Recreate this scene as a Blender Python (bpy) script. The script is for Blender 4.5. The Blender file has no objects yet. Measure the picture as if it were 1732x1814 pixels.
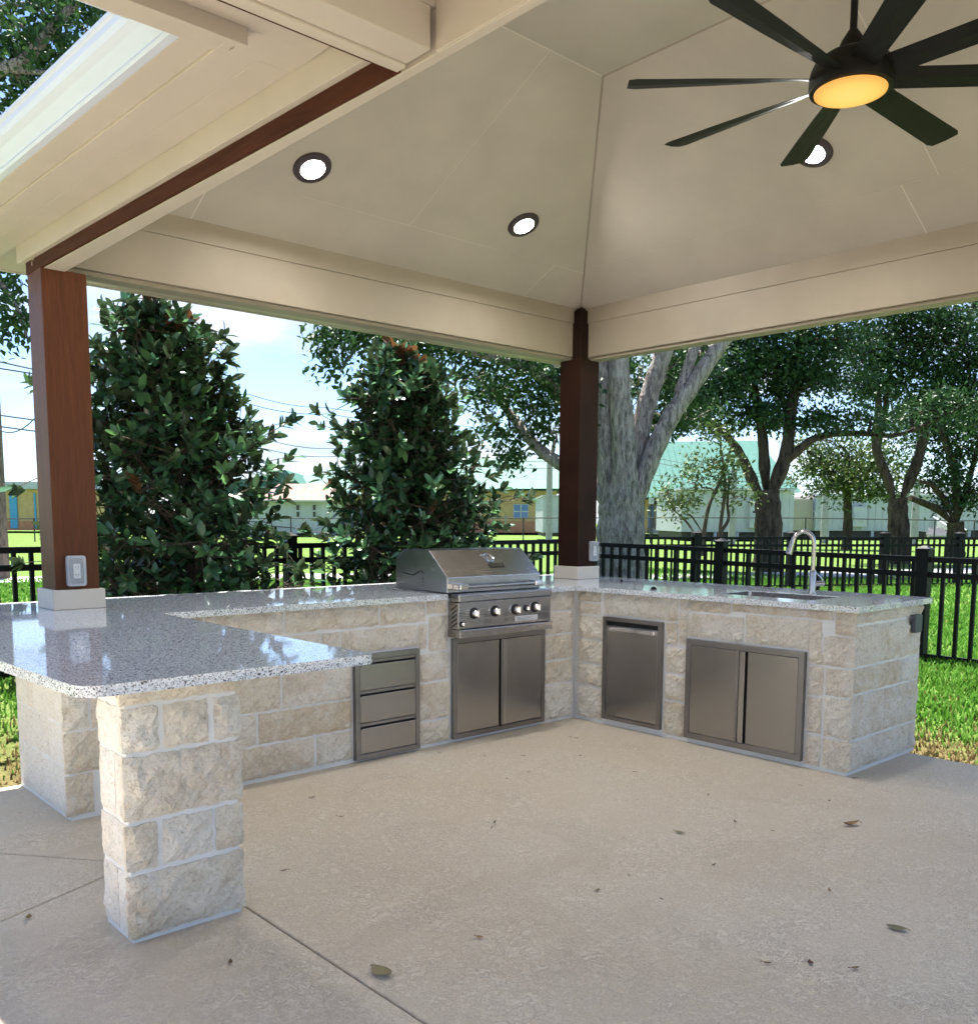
import bpy, bmesh, math, random
import numpy as np
from mathutils import Vector, Matrix

random.seed(7)
rng = np.random.default_rng(7)
sc = bpy.context.scene
col = sc.collection
R_ = math.radians

# ------------------------------------------------------------------ camera
F_PX, CY_PX, YAW, PITCH, ROLL = 1622.28, 1101.76, 0.738298, -0.110933, 0.004819
CAM = np.array([-4.62155, -4.20551, 1.35337])
FW = np.array([math.sin(YAW)*math.cos(PITCH), math.cos(YAW)*math.cos(PITCH), math.sin(PITCH)])
_r = np.array([math.cos(YAW), -math.sin(YAW), 0.0]); _u = np.cross(_r, FW)
RT = math.cos(ROLL)*_r + math.sin(ROLL)*_u
UP = -math.sin(ROLL)*_r + math.cos(ROLL)*_u
cd = bpy.data.cameras.new('camera'); cam = bpy.data.objects.new('camera', cd); col.objects.link(cam)
cd.sensor_fit = 'HORIZONTAL'; cd.sensor_width = 36.0
cd.lens = F_PX/1732*36.0
cd.shift_y = (CY_PX-907)/1732
cd.clip_start = 0.05; cd.clip_end = 900
cam.matrix_world = Matrix(((RT[0], UP[0], -FW[0], CAM[0]), (RT[1], UP[1], -FW[1], CAM[1]),
                           (RT[2], UP[2], -FW[2], CAM[2]), (0, 0, 0, 1)))
sc.camera = cam

# ------------------------------------------------------------------ sun, sky, exposure
SUN_EL, SUN_AZ = R_(72), R_(28)          # azimuth clockwise from +Y
EXPOSURE = 2.95
sc.view_settings.view_transform = 'Standard'; sc.view_settings.look = 'None'
sc.view_settings.exposure = EXPOSURE; sc.view_settings.gamma = 1.0
sc.view_settings.use_curve_mapping = False
sc.cycles.use_denoising = True
sc.cycles.use_adaptive_sampling = True; sc.cycles.adaptive_threshold = 0.025
sc.cycles.max_bounces = 8; sc.cycles.diffuse_bounces = 4; sc.cycles.transparent_max_bounces = 12
sc.cycles.sample_clamp_indirect = 6.0
w = bpy.data.worlds.new('World'); sc.world = w; w.use_nodes = True
nt = w.node_tree; nt.nodes.clear()
wo = nt.nodes.new('ShaderNodeOutputWorld'); bg = nt.nodes.new('ShaderNodeBackground')
sky = nt.nodes.new('ShaderNodeTexSky'); sky.sky_type = 'NISHITA'; sky.sun_disc = False
sky.sun_elevation = SUN_EL; sky.sun_rotation = SUN_AZ
sky.air_density = 1.0; sky.dust_density = 0.35; sky.ozone_density = 1.6
bg.inputs['Strength'].default_value = 0.038
tc = nt.nodes.new('ShaderNodeTexCoord'); sep = nt.nodes.new('ShaderNodeSeparateXYZ')
nt.links.new(tc.outputs['Generated'], sep.inputs[0])
def wmath(op, a, b=None):
    n = nt.nodes.new('ShaderNodeMath'); n.operation = op
    for i, v in enumerate((a, b)):
        if v is None: continue
        if hasattr(v, 'links') or hasattr(v, 'is_linked'): nt.links.new(v, n.inputs[i])
        else: n.inputs[i].default_value = v
    return n.outputs[0]
zz = wmath('ADD', wmath('MAXIMUM', sep.outputs[2], 0.0), 0.18)
cmb = nt.nodes.new('ShaderNodeCombineXYZ')
nt.links.new(wmath('DIVIDE', sep.outputs[0], zz), cmb.inputs[0])
nt.links.new(wmath('DIVIDE', sep.outputs[1], zz), cmb.inputs[1])
nz = nt.nodes.new('ShaderNodeTexNoise'); nz.inputs['Scale'].default_value = 1.35
nz.inputs['Detail'].default_value = 9; nz.inputs['Roughness'].default_value = 0.58
nz.inputs['Distortion'].default_value = 0.35
nt.links.new(cmb.outputs[0], nz.inputs['Vector'])
cr = nt.nodes.new('ShaderNodeValToRGB')
cr.color_ramp.elements[0].position = 0.45; cr.color_ramp.elements[0].color = (0, 0, 0, 1)
cr.color_ramp.elements[1].position = 0.64; cr.color_ramp.elements[1].color = (1, 1, 1, 1)
nt.links.new(nz.outputs[0], cr.inputs[0])
nz2 = nt.nodes.new('ShaderNodeTexNoise'); nz2.inputs['Scale'].default_value = 3.2; nz2.inputs['Detail'].default_value = 6
nt.links.new(cmb.outputs[0], nz2.inputs['Vector'])
cr2 = nt.nodes.new('ShaderNodeValToRGB')
cr2.color_ramp.elements[0].position = 0.35; cr2.color_ramp.elements[0].color = (2.4, 2.9, 3.6, 1)
cr2.color_ramp.elements[1].position = 0.62; cr2.color_ramp.elements[1].color = (3.9, 4.1, 4.4, 1)
nt.links.new(nz2.outputs[0], cr2.inputs[0])
mx = nt.nodes.new('ShaderNodeMix'); mx.data_type = 'RGBA'
tint = nt.nodes.new('ShaderNodeMix'); tint.data_type = 'RGBA'; tint.blend_type = 'MULTIPLY'; tint.inputs[0].default_value = 1.0; tint.inputs[7].default_value = (.70, .80, 1.0, 1)
nt.links.new(sky.outputs[0], tint.inputs[6])
nt.links.new(cr.outputs[0], mx.inputs[0]); nt.links.new(tint.outputs[2], mx.inputs[6]); nt.links.new(cr2.outputs[0], mx.inputs[7])
nt.links.new(mx.outputs[2], bg.inputs['Color']); nt.links.new(bg.outputs[0], wo.inputs[0])
sl = bpy.data.lights.new('sun', 'SUN'); sl.energy = 3.1; sl.angle = R_(0.6); sl.color = (1, .95, .87)
so = bpy.data.objects.new('sun', sl); col.objects.link(so)
sd = Vector((math.sin(SUN_AZ)*math.cos(SUN_EL), math.cos(SUN_AZ)*math.cos(SUN_EL), math.sin(SUN_EL)))
so.rotation_euler = sd.to_track_quat('Z', 'Y').to_euler(); so.location = (-6, -8, 12)

# ------------------------------------------------------------------ measuring helpers (camera geometry -> real points)
def ray(u, v): return FW + RT*(u-866)/F_PX + UP*(CY_PX-v)/F_PX
def onz(u, v, z): d = ray(u, v); return CAM + d*(z-CAM[2])/d[2]
def onx(u, v, x): d = ray(u, v); return CAM + d*(x-CAM[0])/d[0]
def ony(u, v, y): d = ray(u, v); return CAM + d*(y-CAM[1])/d[1]
FH = np.array([math.sin(YAW), math.cos(YAW), 0.0])
def at(u, v, d):                      # point at horizontal distance d in front of the camera
    r = ray(u, v); return CAM + r*d/(r @ FH)
def lat(u, v, d):                     # (sideways, height) in the frame facing the camera
    p = at(u, v, d)-CAM; return float(p @ _r), float(p[2]+CAM[2])

# ------------------------------------------------------------------ object helpers
def tag(o, label=None, cat=None, group=None, kind=None):
    if label: o['label'] = label
    if cat: o['category'] = cat
    if group: o['group'] = group
    if kind: o['kind'] = kind
    return o
def empty(name, loc, label=None, cat=None, group=None, kind=None, rz=0):
    o = bpy.data.objects.new(name, None); col.objects.link(o)
    o.location = [float(c) for c in loc]; o.rotation_euler = (0, 0, rz); o.empty_display_size = .1
    return tag(o, label, cat, group, kind)
def mloc(p): return Matrix.LocRotScale(p.location, p.rotation_euler, p.scale)
def world_m(p): return (world_m(p.parent) @ p.matrix_parent_inverse @ mloc(p)) if p.parent else mloc(p)
def link(o, parent=None, local=False):
    col.objects.link(o)
    if parent is not None:
        o.parent = parent
        if not local: o.matrix_parent_inverse = world_m(parent).inverted()
    return o
def bevel(o, wd=.004, seg=2):
    m = o.modifiers.new('bevel', 'BEVEL'); m.width = wd; m.segments = seg; m.limit_method = 'ANGLE'; m.angle_limit = R_(40)
    return o
def from_data(name, V, Fc, mat, parent=None, smooth=False, local=False):
    me = bpy.data.meshes.new(name); me.from_pydata([tuple(map(float, v)) for v in V], [], Fc); me.update()
    if mat: me.materials.append(mat)
    if smooth: me.polygons.foreach_set('use_smooth', [True]*len(me.polygons))
    return link(bpy.data.objects.new(name, me), parent, local)
class MB:
    def __init__(s): s.v = []; s.f = []
    def add(s, V, Fc):
        n = len(s.v); s.v += [tuple(map(float, p)) for p in V]; s.f += [tuple(i+n for i in f) for f in Fc]; return s
    def box(s, x0, y0, z0, x1, y1, z1):
        if x0 > x1: x0, x1 = x1, x0
        if y0 > y1: y0, y1 = y1, y0
        if z0 > z1: z0, z1 = z1, z0
        return s.add([(x0, y0, z0), (x1, y0, z0), (x1, y1, z0), (x0, y1, z0), (x0, y0, z1), (x1, y0, z1), (x1, y1, z1), (x0, y1, z1)],
                     [(0, 3, 2, 1), (4, 5, 6, 7), (0, 1, 5, 4), (1, 2, 6, 5), (2, 3, 7, 6), (3, 0, 4, 7)])
    def prism(s, poly, z0, z1):                       # plan polygon (ccw) between two heights
        n = len(poly); V = [(x, y, z0) for x, y in poly]+[(x, y, z1) for x, y in poly]
        return s.add(V, [tuple(range(n))[::-1], tuple(range(n, 2*n))]+[(i, (i+1) % n, n+(i+1) % n, n+i) for i in range(n)])
    def sweep_x(s, prof, x0, x1):                     # (y,z) profile along x
        n = len(prof); V = [(x0, y, z) for y, z in prof]+[(x1, y, z) for y, z in prof]
        return s.add(V, [tuple(range(n)), tuple(range(n, 2*n))[::-1]]+[(i, n+i, n+(i+1) % n, (i+1) % n) for i in range(n)])
    def loft(s, rings, cap=True, closed=True):
        n = len(rings[0]); V = [p for r in rings for p in r]; Fc = []
        for k in range(len(rings)-1):
            for i in range(n if closed else n-1):
                Fc.append((k*n+i, k*n+(i+1) % n, (k+1)*n+(i+1) % n, (k+1)*n+i))
        if cap: Fc += [tuple(range(n))[::-1], tuple(range((len(rings)-1)*n, len(rings)*n))]
        return s.add(V, Fc)
    def tube(s, pts, rad, n=8, cap=True):
        pts = [Vector([float(c) for c in p]) for p in pts]
        if not hasattr(rad, '__len__'): rad = [rad]*len(pts)
        rings = []; prev = None
        for i, p in enumerate(pts):
            t = (pts[min(i+1, len(pts)-1)]-pts[max(i-1, 0)])
            t = t.normalized() if t.length > 1e-9 else Vector((0, 0, 1))
            if prev is None:
                a = Vector((0, 0, 1)) if abs(t.z) < .9 else Vector((1, 0, 0)); nx = t.cross(a).normalized()
            else:
                nx = (prev-t*prev.dot(t))
                nx = nx.normalized() if nx.length > 1e-6 else t.orthogonal().normalized()
            prev = nx; ny = t.cross(nx)
            rings.append([p+(nx*math.cos(6.28318*k/n)+ny*math.sin(6.28318*k/n))*rad[i] for k in range(n)])
        return s.loft(rings, cap)
    def lathe(s, prof, c=(0, 0, 0), n=24, axis='Z'):  # (r, h)
        def P(r, h, a):
            x, y = r*math.cos(a), r*math.sin(a)
            return {'Z': (c[0]+x, c[1]+y, c[2]+h), 'Y': (c[0]+x, c[1]+h, c[2]+y), 'X': (c[0]+h, c[1]+x, c[2]+y)}[axis]
        return s.loft([[P(r, h, 6.28318*k/n) for k in range(n)] for r, h in prof])
    def build(s, name, mat, parent=None, smooth=False, bev=0, local=False, fix=True):
        o = from_data(name, s.v, s.f, mat, parent, smooth, local)
        if fix:
            bm = bmesh.new(); bm.from_mesh(o.data); bmesh.ops.recalc_face_normals(bm, faces=bm.faces); bm.to_mesh(o.data); bm.free()
        if bev: bevel(o, bev)
        if smooth: 
            try: o.data.set_sharp_from_angle(angle=R_(40))
            except Exception: pass
        return o
def B(*a): return MB().box(*a)
def copy_tree(o, parent=None):
    c = o.copy(); col.objects.link(c)
    if parent is not None: c.parent = parent
    for ch in [k for k in bpy.data.objects if k.parent == o]: copy_tree(ch, c)
    return c

# ------------------------------------------------------------------ materials
class NB:
    def __init__(s, name):
        s.m = bpy.data.materials.new(name); s.m.use_nodes = True; s.t = s.m.node_tree
        s.b = s.t.nodes['Principled BSDF']; s.out = s.t.nodes['Material Output']
    def n(s, typ, **kw):
        n = s.t.nodes.new(typ)
        for k, v in kw.items(): setattr(n, k, v)
        return n
    def set(s, **kw):
        for k, v in kw.items(): s.inp(s.b.inputs[k.replace('_', ' ')], v)
        return s
    def inp(s, sock, v):
        if hasattr(v, 'is_output'): s.t.links.new(v, sock)
        elif isinstance(v, tuple) and len(v) == 3 and sock.type == 'RGBA': sock.default_value = v+(1,)
        else: sock.default_value = v
    def coord(s, kind='Object', scale=(1, 1, 1)):
        if kind == 'World':
            g = s.n('ShaderNodeNewGeometry').outputs['Position']
        else: g = s.n('ShaderNodeTexCoord').outputs[kind]
        mp = s.n('ShaderNodeMapping'); s.t.links.new(g, mp.inputs[0]); mp.inputs['Scale'].default_value = scale
        return mp.outputs[0]
    def noise(s, vec, scale, detail=4, rough=.55, dist=0):
        n = s.n('ShaderNodeTexNoise'); s.t.links.new(vec, n.inputs['Vector'])
        n.inputs['Scale'].default_value = scale; n.inputs['Detail'].default_value = detail
        n.inputs['Roughness'].default_value = rough; n.inputs['Distortion'].default_value = dist
        return n.outputs[0]
    def vor(s, vec, scale, out='Distance', feature='F1', rnd=1):
        n = s.n('ShaderNodeTexVoronoi'); n.feature = feature; s.t.links.new(vec, n.inputs['Vector'])
        n.inputs['Scale'].default_value = scale; n.inputs['Randomness'].default_value = rnd
        return n.outputs[out]
    def ramp(s, fac, stops, interp='LINEAR'):
        n = s.n('ShaderNodeValToRGB'); s.t.links.new(fac, n.inputs[0]); e = n.color_ramp.elements
        n.color_ramp.interpolation = interp
        while len(e) < len(stops): e.new(.5)
        for k, (p, c) in enumerate(stops):
            e[k].position = p; e[k].color = (c+(1,)) if isinstance(c, tuple) else (c, c, c, 1)
        return n.outputs[0]
    def mix(s, fac, a, b, typ='MIX'):
        n = s.n('ShaderNodeMix', data_type='RGBA', blend_type=typ)
        s.inp(n.inputs[0], fac); s.inp(n.inputs[6], a); s.inp(n.inputs[7], b); return n.outputs[2]
    def math(s, op, a, b=None, clamp=False):
        n = s.n('ShaderNodeMath', operation=op, use_clamp=clamp); s.inp(n.inputs[0], a)
        if b is not None: s.inp(n.inputs[1], b)
        return n.outputs[0]
    def rand(s): return s.n('ShaderNodeObjectInfo').outputs['Random']
    def bump(s, h, strength=.4, dist=.01, normal=None):
        n = s.n('ShaderNodeBump'); n.inputs['Strength'].default_value = strength; n.inputs['Distance'].default_value = dist
        s.t.links.new(h, n.inputs['Height'])
        if normal: s.t.links.new(normal, n.inputs['Normal'])
        s.t.links.new(n.outputs[0], s.b.inputs['Normal']); return n.outputs[0]

def paint(name, c, rough=.55, var=.06, bump=.08, wood=False):
    k = NB(name); v = k.coord('World')
    n = k.noise(v, 3.0, 5); lo = tuple(x*(1-var) for x in c); hi = tuple(min(1, x*(1+var)) for x in c)
    k.set(Base_Color=k.ramp(n, [(.3, lo), (.7, hi)]), Roughness=rough)
    g = k.noise(k.coord('World', (40, 40, 40)), 4, 3)
    k.bump(g, bump, .003); return k.m
M = {}
M['cream'] = paint('cream_paint', (.325, .277, .217))
M['pale_cream'] = paint('pale_cream_paint', (.66, .60, .52))
M['ceil'] = paint('ceiling_paint', (.445, .398, .335), .6)
M['caulk'] = paint('caulk', (.60, .55, .48), .5)
M['white'] = paint('white_enamel', (.52, .57, .65), .3, .02, .02)
M['soffit'] = paint('soffit_paint', (.46, .41, .345))
k = NB('perforated_soffit'); v = k.coord('World', (1, 1, 1))
vo = k.vor(k.coord('World', (70, 70, 70)), 1.0, rnd=0.0)
k.set(Base_Color=k.ramp(vo, [(.15, (.34, .29, .24)), (.25, (.46, .41, .345))]), Roughness=.6); M['vent'] = k.m
# stained cedar
k = NB('stained_cedar'); v = k.coord('World', (9, 9, .8)); n = k.noise(v, 3.2, 6, .6, 1.2)
f = k.noise(k.coord('World', (120, 120, 6)), 2, 3)
c = k.ramp(n, [(.25, (.075, .0215, .0075)), (.55, (.110, .033, .0105)), (.8, (.140, .044, .0135))])
k.set(Base_Color=k.mix(.25, c, k.ramp(f, [(.3, (.04, .0125, .006)), (.7, (.13, .045, .018))])), Roughness=.48)
k.bump(k.math('ADD', n, f), .35, .004); k.b.inputs['Specular IOR Level'].default_value = .25; M['cedar'] = k.m
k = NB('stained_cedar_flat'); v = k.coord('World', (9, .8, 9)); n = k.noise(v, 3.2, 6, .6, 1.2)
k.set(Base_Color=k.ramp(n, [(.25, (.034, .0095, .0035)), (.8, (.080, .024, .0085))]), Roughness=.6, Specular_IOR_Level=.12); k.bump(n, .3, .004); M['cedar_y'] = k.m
M['cedar_full_shade'] = paint('full_shade_cedar', (.020, .010, .007), .6, .2, .2); M['cedar_shaded'] = paint('shaded_cedar', (.026, .0090, .0048), .6, .35, .3)  # same cedar; shade on corner post and its top put into darker colours
for q_ in ('cedar_full_shade', 'cedar_shaded'): M[q_].node_tree.nodes['Principled BSDF'].inputs['Specular IOR Level'].default_value = .15
# limestone and mortar
def limestone(name, flat=0.0):
    k = NB(name); v = k.coord('World'); r = k.rand()
    big = k.noise(v, 4.0, 4, .55, .6); mid = k.noise(v, 15, 7, .68, .7); fine = k.noise(v, 85, 5, .7, .5); chip = k.vor(v, 34, 'Distance')
    base = k.ramp(r, [(0, (.84, .79, .70)), (.3, (.79, .71, .58)), (.55, (.87, .835, .765)), (.8, (.74, .64, .49)), (1, (.87, .85, .80))])
    c = k.mix(k.ramp(big, [(.47, 0.0), (.68, .55)]), base, (.60, .47, .31))
    c = k.mix(k.ramp(mid, [(.55, 0.0), (.72, .50)]), c, (.52, .39, .25))
    c = k.mix(k.ramp(mid, [(.30, .75), (.47, 0.0)]), c, (.86, .83, .765))
    if flat: c = k.mix(flat, c, (.80, .795, .785))
    c = k.mix(k.ramp(fine, [(.52, 0.0), (.68, .5)]), c, (.87, .84, .77))
    k.set(Base_Color=k.mix(k.ramp(fine, [(.32, .62), (.48, 0.0)]), c, (.42, .345, .25)), Roughness=.88)  # fine mottling; pit shade and rough-face highlights are put into the colour
    h = k.math('ADD', k.math('MULTIPLY', mid, 1.5), k.math('ADD', k.math('MULTIPLY', fine, 1.1), k.math('MULTIPLY', chip, .35)))
    k.bump(h, .75 if not flat else .5, .014 if not flat else .010); return k.m
M['stone'] = limestone('split_limestone'); M['stone_smear'] = limestone('smeared_limestone', .55)
k = NB('mortar'); v = k.coord('World'); n = k.noise(v, 30, 6, .7); n2 = k.noise(v, 5, 4)
k.set(Base_Color=k.ramp(n2, [(.3, (.72, .715, .70)), (.7, (.83, .83, .82))]), Roughness=.9); k.bump(n, .5, .008); M['mortar'] = k.m
# granite
k = NB('speckled_granite'); v = k.coord('World')
c1 = k.vor(v, 300, 'Color'); c2 = k.vor(v, 180, 'Color'); nn = k.noise(v, 95, 4, .6)
s1 = k.n('ShaderNodeSeparateColor'); k.t.links.new(c1, s1.inputs[0]); s2 = k.n('ShaderNodeSeparateColor'); k.t.links.new(c2, s2.inputs[0])
base = k.ramp(s2.outputs[0], [(0, (.60, .63, .69)), (.35, (.78, .82, .88)), (.75, (.86, .90, .95)), (1, (.70, .71, .75))])
dark = k.ramp(k.math('ADD', k.math('MULTIPLY', s1.outputs[0], .72), k.math('MULTIPLY', nn, .5)), [(.345, 1.0), (.40, 0.0)])
g2 = k.ramp(s1.outputs[1], [(.72, 0.0), (.80, .65)])
cc = k.mix(g2, base, (.40, .41, .44)); cc = k.mix(dark, cc, (.045, .047, .055))
k.set(Base_Color=cc, Roughness=k.ramp(k.noise(v, 6, 4), [(.3, .03), (.7, .07)]), Coat_Weight=.1, Coat_Roughness=.03, Coat_IOR=1.5, IOR=1.5)
k.bump(k.noise(v, 22, 3), .03, .002); M['granite'] = k.m
# textured concrete
k = NB('spray_textured_concrete'); v = k.coord('World')
big = k.noise(v, .7, 5, .55, .6); mid = k.noise(v, 3.2, 6, .62, .4); isl = k.noise(v, 36, 5, .62, 1.6); isl2 = k.noise(v, 88, 4, .6, 1.0); grit = k.noise(v, 330, 3, .6)
plate = k.math('MULTIPLY', k.ramp(isl, [(.47, 0.0), (.53, 1.0)]), k.ramp(mid, [(.38, .25), (.62, 1.0)]))
plate2 = k.ramp(isl2, [(.47, 0.0), (.55, 1.0)])
c = k.ramp(big, [(.3, (.63, .525, .40)), (.5, (.675, .585, .465)), (.7, (.70, .63, .525))])
c = k.mix(k.ramp(mid, [(.30, .30), (.55, 0.0)]), c, (.48, .385, .28))
c = k.mix(k.math('MULTIPLY', plate, .45), c, (.78, .71, .61))
c = k.mix(k.math('MULTIPLY', k.ramp(isl, [(.44, 0.0), (.475, .5), (.50, 0.0)]), k.ramp(mid, [(.40, 0.0), (.60, 1.0)])), c, (.34, .275, .20))
c = k.mix(k.ramp(grit, [(.32, .45), (.46, 0.0)]), c, (.34, .285, .225)); c = k.mix(k.ramp(isl2, [(.56, 0.0), (.66, .35)]), c, (.80, .75, .68))  # grit hollows darkened in the colour, standing in for their shade
st = k.noise(v, 1.3, 3, .5, 1.5); c = k.mix(k.ramp(st, [(.60, 0.0), (.66, .12), (.75, .05)]), c, (.36, .30, .23))
k.set(Base_Color=c, Roughness=k.ramp(mid, [(.3, .38), (.7, .56)]))
k.bump(k.math('ADD', k.math('ADD', plate, k.math('MULTIPLY', plate2, .3)), k.math('MULTIPLY', grit, .35)), .7, .006); M['slab'] = k.m
# steel
def steel(name, c=(.45, .43, .41), rough=.26, dirx=(400, 3, 3), var=.25):
    k = NB(name); v = k.coord('World', dirx); n = k.noise(v, 2, 3, .5); sm = k.noise(k.coord('World'), 2.2, 5, .6, .5)
    cl = tuple(x*(1-var) for x in c)
    k.set(Base_Color=k.ramp(sm, [(.3, cl), (.7, c)]), Metallic=1.0, Roughness=k.math('ADD', k.ramp(n, [(.3, rough*.95), (.7, rough*1.05)]), k.ramp(sm, [(.35, 0.0), (.65, .025)])))
    return k.m
M['steel_v'] = steel('brushed_steel_upright', (.40, .385, .37), .22, (160, 160, 1.2), .08)
M['steel_h'] = steel('brushed_steel_sideways', (.44, .43, .43), .25, (2, 250, 250), .06)
k = NB('shaded_sink_basin'); k.set(Base_Color=k.ramp(k.noise(k.coord('World'), 160, 3), [(.40, (.02, .02, .022)), (.62, (.14, .14, .15))]), Roughness=.45); M['basin'] = k.m  # dark speckle puts the opening's shade into the basin and granite rim colour
M['steel_frame'] = steel('satin_steel_frame', (.33, .31, .30), .34, (90, 90, 90))
M['chrome'] = steel('polished_chrome', (.75, .75, .77), .09, (30, 30, 30), .05)
M['brushed'] = steel('brushed_nickel', (.52, .50, .48), .2, (60, 60, 60))
def plain(name, c, rough=.5, metal=0, spec=None):
    k = NB(name); n = k.noise(k.coord('World'), 8, 4)
    k.set(Base_Color=k.ramp(n, [(.3, tuple(x*.85 for x in c)), (.7, tuple(min(1, x*1.1) for x in c))]), Roughness=rough, Metallic=metal)
    return k.m
M['black'] = plain('black_powder_coat', (.004, .0045, .0055), .55)
M['black'].node_tree.nodes['Principled BSDF'].inputs['Specular IOR Level'].default_value = .2
M['gapblack'] = plain('dark_gap', (.012, .011, .010), .7)
M['fanblack'] = plain('matte_black_fan', (.007, .006, .0055), .55)
M['fanblack'].node_tree.nodes['Principled BSDF'].inputs['Specular IOR Level'].default_value = .25
M['bronze'] = plain('oil_rubbed_bronze', (.045, .030, .035), .45)
M['grey_box'] = plain('weatherproof_grey', (.40, .42, .47), .4)
M['dark_box'] = plain('dark_grey_plastic', (.09, .10, .12), .45)
M['plate'] = plain('ivory_receptacle', (.74, .74, .76), .35)
M['print'] = plain('grey_print', (.10, .09, .085), .5)
k = NB('clear_bubble_cover'); k.set(Base_Color=(.80, .83, .88), Roughness=.12, Alpha=.14); M['bubble'] = k.m
def emit(name, c, s):
    k = NB(name); k.set(Base_Color=(.25, .2, .15), Emission_Color=c, Emission_Strength=s); return k.m
M['led'] = emit('cool_led_lens', (1, .97, .93), 80.0)
k = NB('warm_fan_lens'); gv = k.n('ShaderNodeVectorMath', operation='DISTANCE'); k.t.links.new(k.n('ShaderNodeNewGeometry').outputs['Position'], gv.inputs[0]); gv.inputs[1].default_value = (-1.28, -2.475, 2.895)
k.set(Base_Color=(.2, .15, .1), Emission_Color=k.ramp(gv.outputs['Value'], [(0.0, (1.0, .60, .15)), (.09, (1.0, .53, .095)), (.127, (.80, .34, .04))]), Emission_Strength=.145); M['warm'] = k.m
# vegetation
def bark(name, a, b, sc_=6):
    k = NB(name); v = k.coord('World', (1, 1, .28)); n = k.noise(v, sc_*2.2, 7, .72, .5); n2 = k.noise(v, 2.4, 4)
    vv = k.vor(k.coord('World', (1, 1, .22)), sc_*6, 'Distance')
    c = k.ramp(n, [(.38, a), (.60, b)]); c = k.mix(k.ramp(n2, [(.5, 0.0), (.75, .35)]), c, tuple(min(1, x*1.5) for x in b))
    k.set(Base_Color=c, Roughness=.92); k.bump(k.math('ADD', n, k.math('MULTIPLY', vv, .9)), 1.0, .03); return k.m
M['bark_pale'] = bark('pale_grey_bark', (.13, .113, .105), (.46, .42, .39), 11)
M['bark_dark'] = bark('dark_oak_bark', (.022, .018, .015), (.085, .068, .052), 5)
M['bark_brown'] = bark('brown_twig_bark', (.05, .036, .026), (.14, .105, .075), 12)
def leafmat(name, cs, back=None, rough=.45, trans=.25):
    k = NB(name)
    at_ = k.n('ShaderNodeAttribute', attribute_name='tint').outputs['Fac']
    r = k.math('FRACT', k.math('ADD', at_, k.rand()))
    c = k.ramp(r, [(i/(len(cs)-1), q) for i, q in enumerate(cs)])
    if back:
        bf = k.n('ShaderNodeNewGeometry').outputs['Backfacing']; c = k.mix(bf, c, back)
    k.set(Base_Color=c, Roughness=rough)
    tr = k.n('ShaderNodeBsdfTranslucent'); k.t.links.new(c, tr.inputs[0])
    ms = k.n('ShaderNodeMixShader'); ms.inputs[0].default_value = trans
    k.t.links.new(k.b.outputs[0], ms.inputs[1]); k.t.links.new(tr.outputs[0], ms.inputs[2]); k.t.links.new(ms.outputs[0], k.out.inputs[0])
    return k.m
M['leaf_mag'] = leafmat('magnolia_leaf', [(.034, .090, .046), (.055, .140, .060), (.042, .112, .060), (.090, .195, .066), (.038, .104, .054)], (.050, .078, .040), .16, .16)
M['leaf_rust'] = leafmat('magnolia_young_leaf', [(.085, .045, .022), (.13, .055, .022), (.06, .05, .022)], (.16, .075, .03), .4, .2)
M['leaf_oak'] = leafmat('oak_leaf', [(.020, .055, .020), (.035, .085, .026), (.028, .070, .026), (.055, .115, .030)], None, .5, .28)
M['leaf_oak2'] = leafmat('dark_oak_leaf', [(.017, .046, .018), (.026, .070, .024), (.040, .095, .028), (.020, .055, .022)], None, .45, .22)
M['leaf_light'] = leafmat('light_green_leaf', [(.060, .115, .030), (.085, .14, .035), (.075, .095, .028), (.032, .07, .024)], None, .5, .22)
k = NB('lawn_soil_turf'); v = k.coord('World'); n = k.noise(v, .8, 6, .6); n2 = k.noise(v, 22, 4, .7)
c = k.ramp(n2, [(.3, (.060, .115, .024)), (.7, (.105, .175, .038))]); c = k.mix(k.ramp(n, [(.5, 0.0), (.72, .45)]), c, (.13, .145, .055))
ed = k.n('ShaderNodeAttribute', attribute_name='dead').outputs['Fac']
c = k.mix(ed, c, k.ramp(n2, [(.3, (.045, .032, .018)), (.7, (.15, .11, .055))]))
k.set(Base_Color=c, Roughness=.95); k.bump(n2, .8, .03); M['lawn'] = k.m
k = NB('grass_blade'); a1 = k.n('ShaderNodeAttribute', attribute_name='tint').outputs['Fac']; ed = k.n('ShaderNodeAttribute', attribute_name='dead').outputs['Fac']
c = k.ramp(a1, [(0, (.058, .175, .020)), (.5, (.088, .225, .030)), (1, (.125, .25, .045))])
c = k.mix(ed, c, k.ramp(a1, [(0, (.10, .07, .03)), (1, (.28, .21, .10))])); k.set(Base_Color=c, Roughness=.6)
tr = k.n('ShaderNodeBsdfTranslucent'); k.t.links.new(c, tr.inputs[0]); ms = k.n('ShaderNodeMixShader'); ms.inputs[0].default_value = .3
k.t.links.new(k.b.outputs[0], ms.inputs[1]); k.t.links.new(tr.outputs[0], ms.inputs[2]); k.t.links.new(ms.outputs[0], k.out.inputs[0]); M['blade'] = k.m
M['path'] = plain('pale_concrete_path', (.42, .42, .42), .8)
M['wood_pole'] = bark('weathered_pole', (.10, .075, .06), (.22, .165, .13), 9)
M['wire'] = plain('dark_wire', (.03, .03, .035), .6)
M['siding'] = paint('white_siding', (.46, .48, .51), .6, .04, .05)
M['siding_cream'] = paint('cream_siding', (.44, .39, .32), .6, .04, .05)
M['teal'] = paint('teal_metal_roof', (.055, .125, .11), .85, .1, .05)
M['teal_pale'] = paint('faded_green_roof', (.12, .20, .175), .9, .15, .05)
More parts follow.
